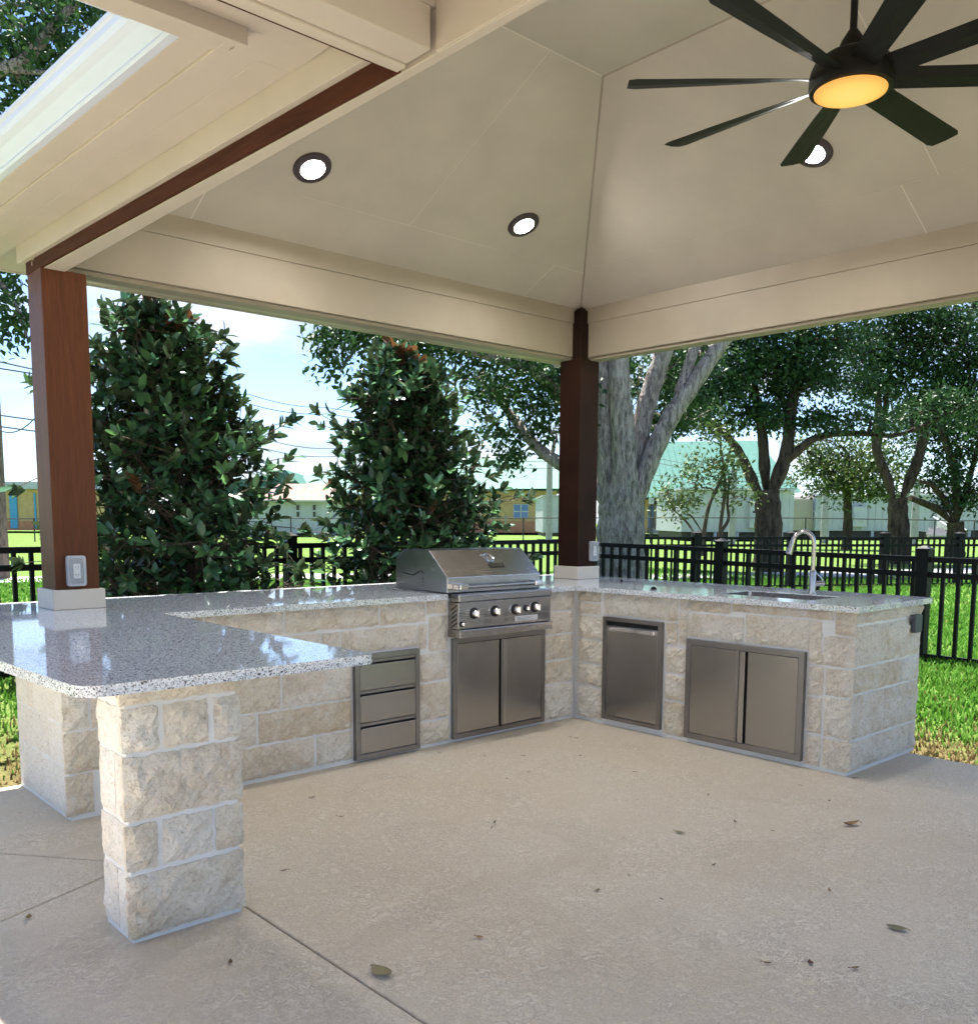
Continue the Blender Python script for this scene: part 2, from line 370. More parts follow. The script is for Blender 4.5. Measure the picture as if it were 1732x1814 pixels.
M['yellow_brick'] = paint('yellow_brick', (.50, .35, .175), .8, .1, .1)
M['red_brick'] = paint('red_band', (.46, .22, .13), .8, .1, .1)
M['pink_roof'] = paint('brown_shingle', (.24, .15, .13), .9, .2, .3)
M['blue_glass'] = plain('blue_window', (.10, .20, .42), .12)
M['blue_door'] = plain('blue_door', (.05, .30, .55), .4)
M['grey_roof'] = paint('grey_roof', (.42, .45, .50), .6, .1, .05)
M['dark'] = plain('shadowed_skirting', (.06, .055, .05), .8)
M['galv'] = plain('galvanised_dark', (.025, .027, .03), .6, .0)
M['greywood'] = plain('weathered_deck', (.33, .32, .32), .8)
for q_ in ('lawn', 'teal', 'teal_pale', 'pink_roof', 'grey_roof', 'siding', 'siding_cream', 'yellow_brick', 'red_brick', 'path', 'bark_dark', 'bark_pale', 'blade'):
    M[q_].node_tree.nodes['Principled BSDF'].inputs['Specular IOR Level'].default_value = .06
for q_ in ('leaf_oak', 'leaf_oak2', 'leaf_light'): M[q_].node_tree.nodes['Principled BSDF'].inputs['Specular IOR Level'].default_value = .25

# ================================================================== SETTING
def sstep(t): t = np.clip(t, 0, 1); return t*t*(3-2*t)
def ground_h(x, y):
    x = np.asarray(x, float); y = np.asarray(y, float)
    t = np.maximum((x-.84)/1.9, (y-.80)/1.6)
    return -.035+.30*sstep(t)
def dead_f(x, y):
    x = np.asarray(x, float); y = np.asarray(y, float)
    d = np.maximum(x-.80, y-.78)
    wob = .18*np.sin(x*3.1+y*1.7)+.13*np.sin(x*7.3-y*5.1)
    return np.clip(1.12-(d+wob)/.95, 0, 1)
def lawn():
    xs = np.unique(np.concatenate([np.linspace(-160, -12, 12), np.linspace(-12, 14, 105), np.linspace(14, 220, 26)]))
    ys = np.unique(np.concatenate([np.linspace(-40, -15, 5), np.linspace(-15, 14, 117), np.linspace(14, 260, 28)]))
    X, Y = np.meshgrid(xs, ys); Z = ground_h(X, Y)
    Z = np.where((X < .70) & (Y < .68), -.12, Z)
    V = np.stack([X.ravel(), Y.ravel(), Z.ravel()], 1); nx = len(xs); Fc = []
    for j in range(len(ys)-1):
        for i in range(nx-1): Fc.append((j*nx+i, j*nx+i+1, (j+1)*nx+i+1, (j+1)*nx+i))
    o = from_data('lawn', V, Fc, M['lawn'], None, True)
    a = o.data.attributes.new('dead', 'FLOAT', 'POINT'); a.data.foreach_set('value', (dead_f(X, Y)*.9).ravel().astype(np.float32))
    tag(o, kind='structure')
lawn()
# patio: panels cut along the control joints
def clip_poly(poly, a, b, keep_left=True, off=.0035):
    (ax, ay), (bx, by) = a, b; n = Vector((-(by-ay), bx-ax)).normalized()
    if not keep_left: n = -n
    def dd(p): return (p[0]-ax)*n.x+(p[1]-ay)*n.y-off
    out = []
    for i, p in enumerate(poly):
        q = poly[(i+1) % len(poly)]; d0, d1 = dd(p), dd(q)
        if d0 >= 0: out.append(p)
        if d0*d1 < 0: t = d0/(d0-d1); out.append((p[0]+(q[0]-p[0])*t, p[1]+(q[1]-p[1])*t))
    return out
patio = tag(bpy.data.objects.new('patio', None), kind='structure'); col.objects.link(patio)
full = [(-9.5, -14), (.775, -14), (.775, .765), (-9.5, .765)]  # front stretch is unseen, lengthened to bounce sunlight in under the roof
JV = ((-3.13, -13), (-3.19, 3)); J1 = ((-3.848, -.916), (-3.451, -.751)); J3 = ((-3.67, -.224), (-3.385, -.585))
right_p = clip_poly(full, *JV, keep_left=False); left_p = clip_poly(full, *JV)
lo_p = clip_poly(left_p, *J1, keep_left=False); up_p = clip_poly(left_p, *J1)
up_a = clip_poly(up_p, *J3); up_b = clip_poly(up_p, *J3, keep_left=False)
for pl in (right_p, lo_p, up_a, up_b):
    if len(pl) > 2: MB().prism(pl, -.10, 0).build('slab_panel', M['slab'], patio, bev=.006)
MB().prism([(-9.45, -13.95), (.74, -13.95), (.74, .73), (-9.45, .73)], -.11, -.012).build('joint_filler', M['gapblack'], patio)
# footpath across the lawn
pp = [(-40, 22), (-14, 16.6), (-6, 15.0), (0, 13.1), (5, 10.6), (9.7, 6.7), (14, 4.7), (22, 2.2), (60, -6)]
V = []; 
for i, p in enumerate(pp):
    a = Vector(pp[max(i-1, 0)]); b = Vector(pp[min(i+1, len(pp)-1)]); t = (b-a).normalized(); n = Vector((-t.y, t.x))
    for s in (-.75, .75): V.append((p[0]+n.x*s, p[1]+n.y*s, .285))
o = from_data('footpath', V, [(2*i, 2*i+2, 2*i+3, 2*i+1) for i in range(len(pp)-1)], M['path']); tag(o, kind='structure')
sm = o.modifiers.new('thick', 'SOLIDIFY'); sm.thickness = .06

# ================================================================== STONE COUNTERS
H = .915; GT = .032; HT = H-GT
def rect_minus(r, hs):
    out = [r]
    for h in hs:
        nxt = []
        for (a0, a1, b0, b1) in out:
            c0, c1, d0, d1 = max(a0, h[0]), min(a1, h[1]), max(b0, h[2]), min(b1, h[3])
            if c0 >= c1 or d0 >= d1: nxt.append((a0, a1, b0, b1)); continue
            for q in ((a0, c0, b0, b1), (c1, a1, b0, b1), (c0, c1, b0, d0), (c0, c1, d1, b1)):
                if q[1]-q[0] > .035 and q[3]-q[2] > .03: nxt.append(q)
        out = nxt
    return out
def stone(parent, o, ua, na, r, mat, relief=1.0):
    a0, a1, b0, b1 = r; o = Vector(o); ua = Vector(ua); na = Vector(na); za = Vector((0, 0, 1))
    nu = max(4, min(26, int(round((a1-a0)/.020)))); nv = max(4, min(12, int(round((b1-b0)/.020))))
    V = []; idx = {}; sd_ = random.random()*100
    tilt = random.uniform(-.006, .006)
    for j in range(nv+1):
        for i in range(nu+1):
            e = i in (0, nu) or j in (0, nv)
            ju = random.uniform(-.0035, .0035) if e else random.uniform(-.0075, .0075)
            jv = random.uniform(-.0035, .0035) if e else random.uniform(-.0075, .0075)
            a = a0+(a1-a0)*i/nu+ju; b = b0+(b1-b0)*j/nv+jv
            rim = min(i, nu-i, j, nv-j)
            d = random.uniform(.001, .006) if e else (.012 if rim > 1 else .008)+random.uniform(0, .011)+.006*math.sin(a*31+sd_)*math.sin(b*37+sd_*2)+.005*math.sin(a*67+sd_*3)*math.sin(b*59+sd_)+tilt*(2*i/nu-1)
            V.append(o+ua*a+za*b+na*(d*relief)); idx[i, j] = len(V)-1
    Fc = [(idx[i, j], idx[i+1, j], idx[i+1, j+1], idx[i, j+1]) for j in range(nv) for i in range(nu)]
    ring = [(i, 0) for i in range(nu)]+[(nu, j) for j in range(nv)]+[(i, nv) for i in range(nu, 0, -1)]+[(0, j) for j in range(nv, 0, -1)]
    b0i = len(V)
    for (i, j) in ring:
        p = V[idx[i, j]]; V.append(p-na*((p-o).dot(na)+.012))
    m = len(ring)
    for q in range(m):
        Fc.append((idx[ring[q]], b0i+q, b0i+(q+1) % m, idx[ring[(q+1) % m]]))
    ob = from_data('stone', V, Fc, mat, parent)
    bm = bmesh.new(); bm.from_mesh(ob.data); bmesh.ops.recalc_face_normals(bm, faces=bm.faces); bm.to_mesh(ob.data); bm.free()
    return ob
def wall(parent, o, ua, na, stones, holes=(), mat=None, relief=1.0):
    for r in stones:
        for q in rect_minus(r, holes): stone(parent, o, ua, na, q, mat or M['stone'], relief)

back = empty('stone_counter', (-1.7, .37, 0), 'long pale limestone counter run behind the grill with the drawers in it', 'counter')
B(-3.324, .0, 0, .0, .746, HT).build('mortar_core', M['mortar'], back)
dr_h = (-1.823, -1.352, 0.0, .62); gp_h = (-1.135, -.335, .63, .95); gd_h = (-1.115, -.307, .0, .64)
L = [(-2.5, -2.065, .022, .185), (-2.05, -1.82, .022, .185), (-2.96, -2.515, .022, .185), (-3.10, -2.975, .022, .185),
     (-2.5, -2.405, .198, .357), (-2.39, -1.82, .198, .357), (-2.96, -2.515, .198, .357),
     (-2.62, -2.262, .37, .585), (-2.247, -1.82, .37, .585), (-3.10, -2.635, .37, .585),
     (-1.88, -1.292, .6, .745), (-2.007, -1.895, .6, .745), (-2.36, -2.02, .6, .745), (-2.80, -2.375, .6, .745), (-3.10, -2.81, .6, .745),
     (-2.66, -2.237, .76, HT), (-2.223, -1.637, .76, HT), (-1.622, -1.304, .76, HT), (-1.29, -1.14, .80, HT), (-3.10, -2.675, .76, HT),
     (-1.355, -1.12, .02, .152), (-1.355, -1.12, .167, .385), (-1.355, -1.12, .40, .563), (-1.272, -1.13, .578, .785), (-1.355, -1.285, .578, .59),
     (-.31, -.02, .02, .25), (-.31, -.02, .265, .41), (-.31, -.02, .425, .585), (-.31, -.02, .60, .74), (-.31, -.02, .755, HT),
     (-3.34, -3.22, .022, .205), (-3.34, -3.12, .218, .40), (-3.34, -3.23, .413, .60), (-3.215, -3.12, .413, .59), (-3.34, -3.12, .612, .70), (-3.34, -3.12, .712, HT)]
wall(back, (0, 0, 0), (1, 0, 0), (0, -1, 0), L, [dr_h, gp_h, gd_h])
Ls = [(.0, .36, .02, .23), (.37, .74, .02, .24), (.0, .25, .245, .42), (.262, .74, .25, .43), (.0, .45, .435, .60), (.465, .74, .44, .61), (.0, .30, .62, .73), (.315, .74, .62, .74), (.0, .74, .745, HT)]
wall(back, (-3.324, 0, 0), (0, 1, 0), (-1, 0, 0), Ls, (), M['stone_smear'], .42)

right = empty('stone_counter', (.42, -1.0, 0), 'shorter limestone counter run holding the sink, ending at the lawn', 'counter')
B(0.002, -1.962, 0, .841, -.002, HT-.001).build('mortar_core', M['mortar'], right)
B(0.004, .0, 0, .841, .744, HT-.001).build('corner_core', M['mortar'], right)
tr_h = (.262, .758, .035, .738); dd_h = (.925, 1.721, .025, .655)
L = [(.03, .255, .022, .23), (.03, .255, .245, .385), (.03, .255, .40, .55), (.03, .255, .565, .715), (.03, .225, .73, .80), (.03, .225, .812, HT),
     (.24, .85, .735, HT), (.765, .92, .022, .23), (.765, .92, .245, .403), (.765, .92, .418, .575), (.765, .85, .59, .725),
     (.865, 1.215, .812, HT), (1.23, 1.852, .832, HT), (1.868, 1.98, .757, HT),
     (.862, 1.312, .60, .798), (1.327, 1.79, .60, .818), (1.725, 1.81, .022, .19), (1.725, 1.81, .203, .40), (1.725, 1.81, .413, .57), (1.725, 1.81, .583, .64),
     (1.825, 1.98, .022, .185), (1.825, 1.98, .20, .41), (1.825, 1.98, .425, .57), (1.805, 1.98, .585, .744)]
wall(right, (0, 0, 0), (0, -1, 0), (-1, 0, 0), L, [tr_h, dd_h], None, .8)
L = [(.004, .48, .815, HT), (.495, .835, .815, HT), (.004, .068, .588, .80), (.082, .835, .588, .80), (.004, .592, .442, .573), (.607, .835, .442, .573),
     (.004, .10, .192, .427), (.115, .395, .192, .427), (.41, .835, .192, .427), (.004, .74, .022, .178), (.754, .835, .022, .178)]
wall(right, (0, -1.962, 0), (1, 0, 0), (0, -1, 0), L)

colm = empty('stone_column', (-3.39, -1.26, 0), 'square rough limestone column under the near end of the granite bar', 'column')
cx0, cx1, cy0, cy1 = -3.576, -3.203, -1.377, -1.15
B(cx0, cy0, 0, cx1, cy1, HT-.001).build('mortar_core', M['mortar'], colm)
e = .014; W = cx1-cx0; D = cy1-cy0
rows = [(.016, .222, [(-e, W+e)]), (.238, .386, [(-e, .088), (.104, .275), (.289, W+e)]), (.402, .606, [(-e, W+e)]), (.620, .762, [(-e, .105), (.121, .272), (.292, W+e)]), (.776, HT, [(-e, W+e)])]
wall(colm, (cx0, cy0, 0), (1, 0, 0), (0, -1, 0), [(a, b, z0, z1) for z0, z1, ss in rows for a, b in ss], (), None, 1.15)
rows = [(.016, .222, [(-.004, .10), (.112, D+.004)]), (.238, .386, [(-.004, D+.004)]), (.402, .606, [(-.004, .09), (.102, D+.004)]), (.620, .762, [(-.004, D+.004)]), (.776, HT, [(-.004, D+.004)])]
wall(colm, (cx0, cy0, 0), (0, 1, 0), (-1, 0, 0), [(a, b, z0, z1) for z0, z1, ss in rows for a, b in ss], (), M['stone_smear'], .7)
wall(colm, (cx1, cy0, 0), (0, 1, 0), (1, 0, 0), [(a, b, z0, z1) for z0, z1, ss in rows for a, b in ss], (), None, .8)

# granite top: one plan outline with the sink opening and the grill notch
def rounded(poly, rad):
    out = []
    n = len(poly)
    for i, p in enumerate(poly):
        r = rad.get(i, 0)
        if not r: out.append(p); continue
        p = Vector(p); a = (Vector(poly[i-1])-p).normalized(); b = (Vector(poly[(i+1) % n])-p).normalized()
        for t in np.linspace(0, 1, 7):
            q = p+a*r*(1-t)**2+b*r*t**2; out.append((q.x, q.y))
    return out
go = [(-3.83, -1.762), (-2.901, -1.762), (-2.901, -.055), (-1.172, -.055), (-1.172, .53), (-.362, .53), (-.362, -.055), (-.055, -.055),
      (-.055, -2.012), (.89, -2.012), (.89, .96), (-3.95, .96)]
go = rounded(go, {0: .075, 1: .03, 2: .02, 8: .02, 9: .03, 10: .03})
sink_x0, sink_x1, sink_y0, sink_y1 = .155, .50, -1.64, -1.03
hole = rounded([(sink_x0, sink_y0), (sink_x1, sink_y0), (sink_x1, sink_y1), (sink_x0, sink_y1)], {0: .03, 1: .03, 2: .03, 3: .03})
def plate(name, outer, holes, z0, z1, mat, parent=None):
    bm = bmesh.new(); es = []
    for lp in [outer]+holes:
        vs = [bm.verts.new((x, y, z0)) for x, y in lp]
        es += [bm.edges.new((vs[i], vs[(i+1) % len(vs)])) for i in range(len(vs))]
    bmesh.ops.triangle_fill(bm, edges=es, use_beauty=True)
    r = bmesh.ops.extrude_face_region(bm, geom=list(bm.faces))
    bmesh.ops.translate(bm, verts=[g for g in r['geom'] if isinstance(g, bmesh.types.BMVert)], vec=(0, 0, z1-z0))
    bmesh.ops.recalc_face_normals(bm, faces=bm.faces)
    me = bpy.data.meshes.new(name); bm.to_mesh(me); bm.free(); me.materials.append(mat)
    return link(bpy.data.objects.new(name, me), parent)
g = plate('granite_countertop', go, [hole], HT, H, M['granite'])
bm_ = g.modifiers.new('round', 'BEVEL'); bm_.width = .009; bm_.segments = 3; bm_.limit_method = 'ANGLE'; bm_.angle_limit = R_(50)
tag(g, 'polished speckled grey granite countertop wrapping the whole outdoor kitchen', 'countertop')

# sink under the opening
sk = empty('sink', (.33, -1.33, .70), 'dark recessed sink basin cut into the granite in front of the faucet', 'sink')
MB().loft([[(sink_x0-i, sink_y0-i, z), (sink_x1+i, sink_y0-i, z), (sink_x1+i, sink_y1+i, z), (sink_x0-i, sink_y1+i, z)] for i, z in ((-.02, .72), (-.003, .74), (-.0025, H-.004))][::1], cap=False).build('basin', M['basin'], sk)
from_data('basin_floor', [(sink_x0+.02, sink_y0+.02, .72), (sink_x1-.02, sink_y0+.02, .72), (sink_x1-.02, sink_y1-.02, .72), (sink_x0+.02, sink_y1-.02, .72)], [(0, 1, 2, 3)], M['basin'], sk)
MB().lathe([(.0, .0), (.045, .0), (.04, .004), (.03, .002), (0, .002)], (.33, -1.33, .7205)).build('drain', M['chrome'], sk, True)
# faucet
fx, fy = .545, -1.43
fc = empty('faucet', (fx, fy, H), 'tall brushed gooseneck faucet standing behind the sink', 'faucet')
MB().lathe([(0, 0), (.030, 0), (.030, .006), (.022, .010), (.0205, .02), (.0205, .135), (.017, .145), (0, .145)], (fx, fy, H)).build('body', M['brushed'], fc, True)
tip = Vector((-.60, .80, 0)).normalized()
cp = []
for z in (.13, .20, .26, .30): cp.append((fx, fy, H+z))
for a in np.linspace(0, math.pi*.93, 14)[1:]:
    q = Vector((fx, fy, H+.30))+tip*(.062-.062*math.cos(a))+Vector((0, 0, .078*math.sin(a))); cp.append(tuple(q))
MB().tube(cp, .0135, 14).build('spout', M['brushed'], fc, True)
e0 = Vector(cp[-1]); dn = (Vector(cp[-1])-Vector(cp[-2])).normalized()
MB().tube([e0-dn*.004, e0+dn*.015, e0+dn*.055, e0+dn*.075, e0+dn*.078], [.0145, .015, .019, .0205, .017], 14).build('spray_head', M['brushed'], fc, True)
MB().tube([(fx, fy, H+.06), (fx+.028, fy-.028, H+.066), (fx+.05, fy-.05, H+.066)], [.016, .016, .015], 12).build('valve_hub', M['brushed'], fc, True)
MB().tube([(fx+.045, fy-.045, H+.07), (fx+.03, fy-.035, H+.105), (fx+.012, fy-.018, H+.128)], [.006, .0055, .005], 8).build('lever_handle', M['chrome'], fc, True)
for (u, v, r, lb) in ((1157.5, 1044.5, .019, 'black domed cap on the granite near the sink counter front edge'), (1100.4, 1031, .011, 'tiny black cap on the granite at the back edge by the dark post')):
    q = onz(u, v, H); o = MB().lathe([(0, 0), (r, 0), (r, .006), (r*.8, .013), (r*.4, .018), (0, .019)], (q[0], q[1], H+.0005)).build('hole_cap', M['black'], None, True)
    tag(o, lb, 'cap', 'black caps on the granite')

# ------------------------------------------------------------------ grill
gr = empty('built_in_grill', (-.76, .1, .62), 'stainless steel built-in gas grill with sloped hood and front knobs', 'grill')
gx0, gx1 = -1.158, -.376
prof = [(-.03, .918), (-.03, 1.012), (.142, 1.168), (.39, 1.170), (.475, 1.11), (.48, .95), (.47, .918)]
lid = MB().sweep_x(prof, gx0, gx1).build('hood', M['steel_h'], gr, bev=.004)
# folded hood seam on the left cheek, three rivets
sp = [(.40, 1.025), (.30, 1.012), (.215, 1.045), (.20, 1.028)]
MB().tube([(gx0-.001, y, z) for y, z in sp], .0035, 6).build('hood_slot', M['gapblack'], lid)
for z in (.995, .975, .955): MB().lathe([(0, 0), (.004, 0), (.003, -.002), (0, -.002)], (gx0, .20, z), 10, 'X').build('rivet', M['gapblack'], lid)
hz = .955; hy = -.082
MB().tube([(gx0+.10, hy, hz), (gx1-.06, hy, hz+.0)], .0115, 12).build('hood_handle', M['brushed'], lid, True)
for x in (gx0+.075, gx1-.075):
    MB().sweep_x([(-.031, hz-.018), (-.031, hz+.018), (-.098, hz+.016), (-.098, hz-.016)], x-.03, x+.035).build('handle_bracket', M['chrome'], lid, bev=.004)
# emblem: raised curled horn shape; dark name plate with bright letters
sy, sz = .172, .156; ln = math.hypot(sy, sz); dy, dz = sy/ln, sz/ln     # up the sloped face
def onface(x, t, off=.003): return (x, -.03+dy*t-dz*off, 1.012+dz*t+dy*off)
ex, et = -.735, .150
MB().tube([onface(ex+.040*math.cos(a), et+.034*math.sin(a), .004) for a in np.linspace(-2.0, 2.3, 16)], [.0035+.003*math.sin(math.pi*i/15) for i in range(16)], 8).build('emblem_ring', M['chrome'], lid, True)
MB().tube([onface(ex-.040, et+.034), onface(ex-.028, et+.018), onface(ex-.026, et-.004), onface(ex-.018, et-.02), onface(ex-.004, et-.026)], [.006, .004, .003, .008, .004], 8).build('emblem_head', M['chrome'], lid, True)
MB().tube([onface(ex-.012, et+.010), onface(ex+.003, et-.002), onface(ex+.015, et-.016)], [.003, .005, .003], 8).build('emblem_curl', M['chrome'], lid, True)
px, pt = -.705, .083
def facebox(x0, x1, t0, t1, o0, o1):
    return MB().add([onface(x, t, o) for o in (o0, o1) for (x, t) in ((x0, t0), (x1, t0), (x1, t1), (x0, t1))], [(0, 3, 2, 1), (4, 5, 6, 7), (0, 1, 5, 4), (1, 2, 6, 5), (2, 3, 7, 6), (3, 0, 4, 7)])
npl = facebox(px-.062, px+.062, pt-.017, pt+.020, .0005, .004).build('name_plate', M['gapblack'], lid, bev=.002)
tcu = bpy.data.curves.new('name_letters', 'FONT'); tcu.body = 'rocs'; tcu.size = .044; tcu.extrude = .0008; tcu.align_x = 'CENTER'; tcu.space_character = 1.05
to = bpy.data.objects.new('tmp_text', tcu); col.objects.link(to)
me = bpy.data.meshes.new_from_object(to.evaluated_get(bpy.context.evaluated_depsgraph_get())); bpy.data.objects.remove(to)
ax, ay, az = Vector((1, 0, 0)), Vector((0, dy, dz)), Vector((0, -dz, dy))
o0 = Vector(onface(px, pt-.008, .0052))
for vv in me.vertices: c = vv.co.copy(); vv.co = o0+ax*c.x*1.15+ay*c.y*.8+az*c.z
me.materials.append(M['chrome']); link(bpy.data.objects.new('name_letters', me), lid)
# apron: top lip, control panel, lower rail, louvred cheeks
cxa, cxb, cf = -1.128, -.345, -.098
B(cxa-.004, -.108, .868, cxb+.004, -.031, .914).build('top_lip', M['steel_h'], gr, bev=.006)
cpn = B(cxa, cf, .705, cxb, .0, .866).build('control_panel', M['steel_h'], gr, bev=.003)
B(cxa-.003, -.116, .652, cxb+.003, -.0, .702).build('lower_rail', M['steel_h'], gr, bev=.004)
B(cxa+.02, -.104, .7025, cxb-.02, -.06, .7045).build('shadow_gap', M['gapblack'], gr)
B(cxa+.004, -.1, .8662, cxb-.004, -.05, .8678).build('shadow_gap', M['gapblack'], gr)
for i in range(5):
    z = .85-.026*i
    MB().add([(cxa-.0015, -.082, z), (cxa-.0015, -.03, z-.03), (cxa-.0015, -.03, z-.037), (cxa-.0015, -.082, z-.007)], [(0, 1, 2, 3)]).build('vent_slot', M['gapblack'], cpn, fix=False)
def knob(u, v, s=1.0):
    q = ony(u, v, cf); x, z = q[0], q[2]
    kb = MB().lathe([(0, 0), (.034*s, 0), (.034*s, -.004), (.030*s, -.009), (0, -.009)], (x, cf-.0005, z), 24, 'Y').build('knob', M['gapblack'], cpn, True)
    MB().lathe([(0, -.006), (.024*s, -.006), (.021*s, -.022*s-.006), (.017*s, -.026*s-.006), (0, -.026*s-.006)], (x, cf, z), 24, 'Y').build('knob_cap', M['chrome'], kb, True)
    B(x-.0065*s, cf-.047*s, z-.021*s, x+.0065*s, cf-.026*s, z+.021*s).build('knob_grip', M['chrome'], kb, bev=.003)
for (u, v) in ((839.4, 1086.5), (876.5, 1082.5), (913, 1079.5), (947.5, 1075)): knob(u, v)
knob(932, 1077.5, .62); knob(818, 1106, .5)
def pbox(u0, v0, u1, v1, mat, nm, off=.0015):
    a = ony(u0, v0, cf-off); b = ony(u1, v1, cf-off); zm = (a[2]+b[2])/2
    B(a[0], cf-off, min(a[2], b[2]), b[0], cf-.0004, max(a[2], b[2])).build(nm, mat, cpn)
q0 = ony(912, 1099.5, cf); q1 = ony(951.5, 1108, cf)
B(q0[0], cf-.002, .722, q1[0], cf-.0004, .754).build('rating_plate', M['plate'], cpn)
for i in range(3): B(q0[0]+.012, cf-.0026, .728+.008*i, q1[0]-.04-.02*(i % 2), cf-.0021, .7305+.008*i).build('rating_print', M['print'], cpn)
for (xc, zc, ww, nn_) in ((-.895, .795, .055, 5), (-.895, .75, .06, 4), (-.735, .785, .05, 4), (-.735, .745, .045, 3), (-.385, .80, .05, 4), (-.385, .755, .05, 4), (-1.075, .80, .03, 2)):
    for i in range(nn_): B(xc-ww/2, cf-.0012, zc-.004*i*1.7, xc+ww/2-(.012 if i % 2 else 0), cf-.0004, zc-.004*i*1.7+.0022).build('printed_line', M['print'], cpn)

# ------------------------------------------------------------------ steel doors and drawers
def framed(nm, lb, cat, plane, a0, a1, z0, z1, fw=.032):
    """plane 'y': wall facing -y at y=0, a=x ; plane 'x': wall facing -x at x=0, a=-y"""
    def P(a, b0, b1, z0, z1, a2):
        if plane == 'y': return B(a, -b1, z0, a2, -b0, z1)
        return B(-b1, -a2, z0, -b0, -a, z1)
    root = empty(nm, ((a0+a1)/2, 0, z0) if plane == 'y' else (0, -(a0+a1)/2, z0), lb, cat)
    d0, d1 = -.03, .030
    P(a0, d0, d1, z1-fw, z1, a1).build('frame_top', M['steel_frame'], root, bev=.002)
    P(a0, d0, d1, z0, z0+fw, a1).build('frame_bottom', M['steel_frame'], root, bev=.002)
    P(a0, d0, d1-.001, z0+fw, z1-fw, a0+fw).build('frame_side', M['steel_frame'], root, bev=.002)
    P(a1-fw, d0, d1-.001, z0+fw, z1-fw, a1).build('frame_side', M['steel_frame'], root, bev=.002)
    P(a0+.01, -.028, .008, z0+.01, z1-.01, a1-.01).build('backing', M['gapblack'], root)
    return root, P
dw, P = framed('drawer_unit', 'stainless three drawer stack in the back counter left of the grill', 'drawers', 'y', -1.812, -1.363, .012, .607, .030)
for (z0, z1) in ((.405, .545), (.222, .372), (.045, .188)):
    d_ = P(-1.780, .009, .027, z0, z1, -1.395).build('drawer', M['steel_v'], dw, bev=.002)
    P(-1.774, .027, .036, z1-.002, z1+.004, -1.401).build('drawer_pull', M['brushed'], d_, bev=.001)
    P(-1.780, .009, .026, z1+.014, z1+.030, -1.395).build('drawer_rail', M['steel_frame'], dw, bev=.001)
ad, P = framed('access_doors', 'tall pair of stainless doors directly below the grill', 'doors', 'y', -1.105, -.317, .022, .640, .030)
P(-1.073, .009, .026,   .055, .607, -.730).build('door_leaf', M['steel_v'], ad, bev=.002)
P(-.668, .009, .026, .055, .607, -.349).build('door_leaf', M['steel_v'], ad, bev=.002)
P(-.716, .009, .034, .055, .607, -.696).build('door_pull', M['steel_frame'], ad, bev=.002)
P(-.694, .009, .031, .055, .607, -.672).build('door_pull', M['brushed'], ad, bev=.002)
td, P = framed('trash_drawer', 'narrow stainless pull-out bin door near the inside corner', 'bin drawer', 'x', .273, .748, .043, .726, .026)
d_ = P(.301, .009, .025, .071, .672, .720).build('door_leaf', M['steel_v'], td, bev=.002)
P(.322, .012, .040, .636, .668, .700).build('door_pull', M['chrome'], d_, bev=.004)
dd, P = framed('access_doors', 'wide pair of stainless doors under the sink', 'doors', 'x', .935, 1.711, .034, .644, .034)
P(.971, .009, .026, .070, .608, 1.285).build('door_leaf', M['steel_v'], dd, bev=.002)
P(1.362, .009, .026, .070, .608, 1.675).build('door_leaf', M['steel_v'], dd, bev=.002)
P(1.288, .009, .034, .070, .608, 1.306).build('door_pull', M['steel_frame'], dd, bev=.002)
P(1.309, .009, .031, .070, .608, 1.346).build('door_pull', M['brushed'], dd, bev=.002)

# ================================================================== PAVILION
pav = empty('pavilion', (-1.3, -2.4, 0), 'cream hip-roofed patio pavilion with brown posts and vaulted ceiling', 'pavilion')
def postset(x0, y0, z1, lowz, m='cedar'):
    p_ = B(x0, y0, lowz, x0+.204, y0+.204, z1).build('post', M[m], pav, bev=.004)
    B(x0-.02, y0-.02, lowz, x0+.224, y0+.224, lowz+.095).build('post_base', M['pale_cream'], p_, bev=.004)
postset(-3.219, .402, 2.50, H+.0005); postset(.457, .399, 2.525, H+.0005, 'cedar_shaded')
BZ, BT = 2.545, 2.89
XI, YI = .54, .485                      # inner faces of right and back beams
# back beam, right beam: lower board, cap strip, upper frieze
B(-3.222, YI, BZ, XI+.12, YI+.118, 2.783).build('beam', M['cream'], pav, bev=.003)
B(-3.222, YI-.003, 2.7836, XI-.0, YI+.10, BT+.04).build('frieze', M['cream'], pav, bev=.003)
B(-3.222, YI+.022, 2.522, XI+.1, YI+.125, BZ-.0005).build('beam_cap', M['cream'], pav, bev=.003)
B(XI, -5.9, BZ-.004, XI+.118, YI-.001, 2.782).build('beam', M['cream'], pav, bev=.003)
B(XI-.003, -5.9, 2.7826, XI+.10, YI-.005, BT+.04).build('frieze', M['cream'], pav, bev=.003)
B(XI+.022, -5.9, 2.520, XI+.125, YI-.0, BZ-.0045).build('beam_cap', M['cream'], pav, bev=.003)
# corner post top between the two friezes, shade put into its near-black colour
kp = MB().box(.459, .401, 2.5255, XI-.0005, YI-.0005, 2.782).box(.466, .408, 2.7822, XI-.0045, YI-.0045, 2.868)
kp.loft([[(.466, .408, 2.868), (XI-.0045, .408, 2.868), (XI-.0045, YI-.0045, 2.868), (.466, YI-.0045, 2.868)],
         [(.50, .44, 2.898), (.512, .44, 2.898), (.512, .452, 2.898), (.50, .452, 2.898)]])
kp.build('post_top', M['cedar_full_shade'], pav, bev=.003)
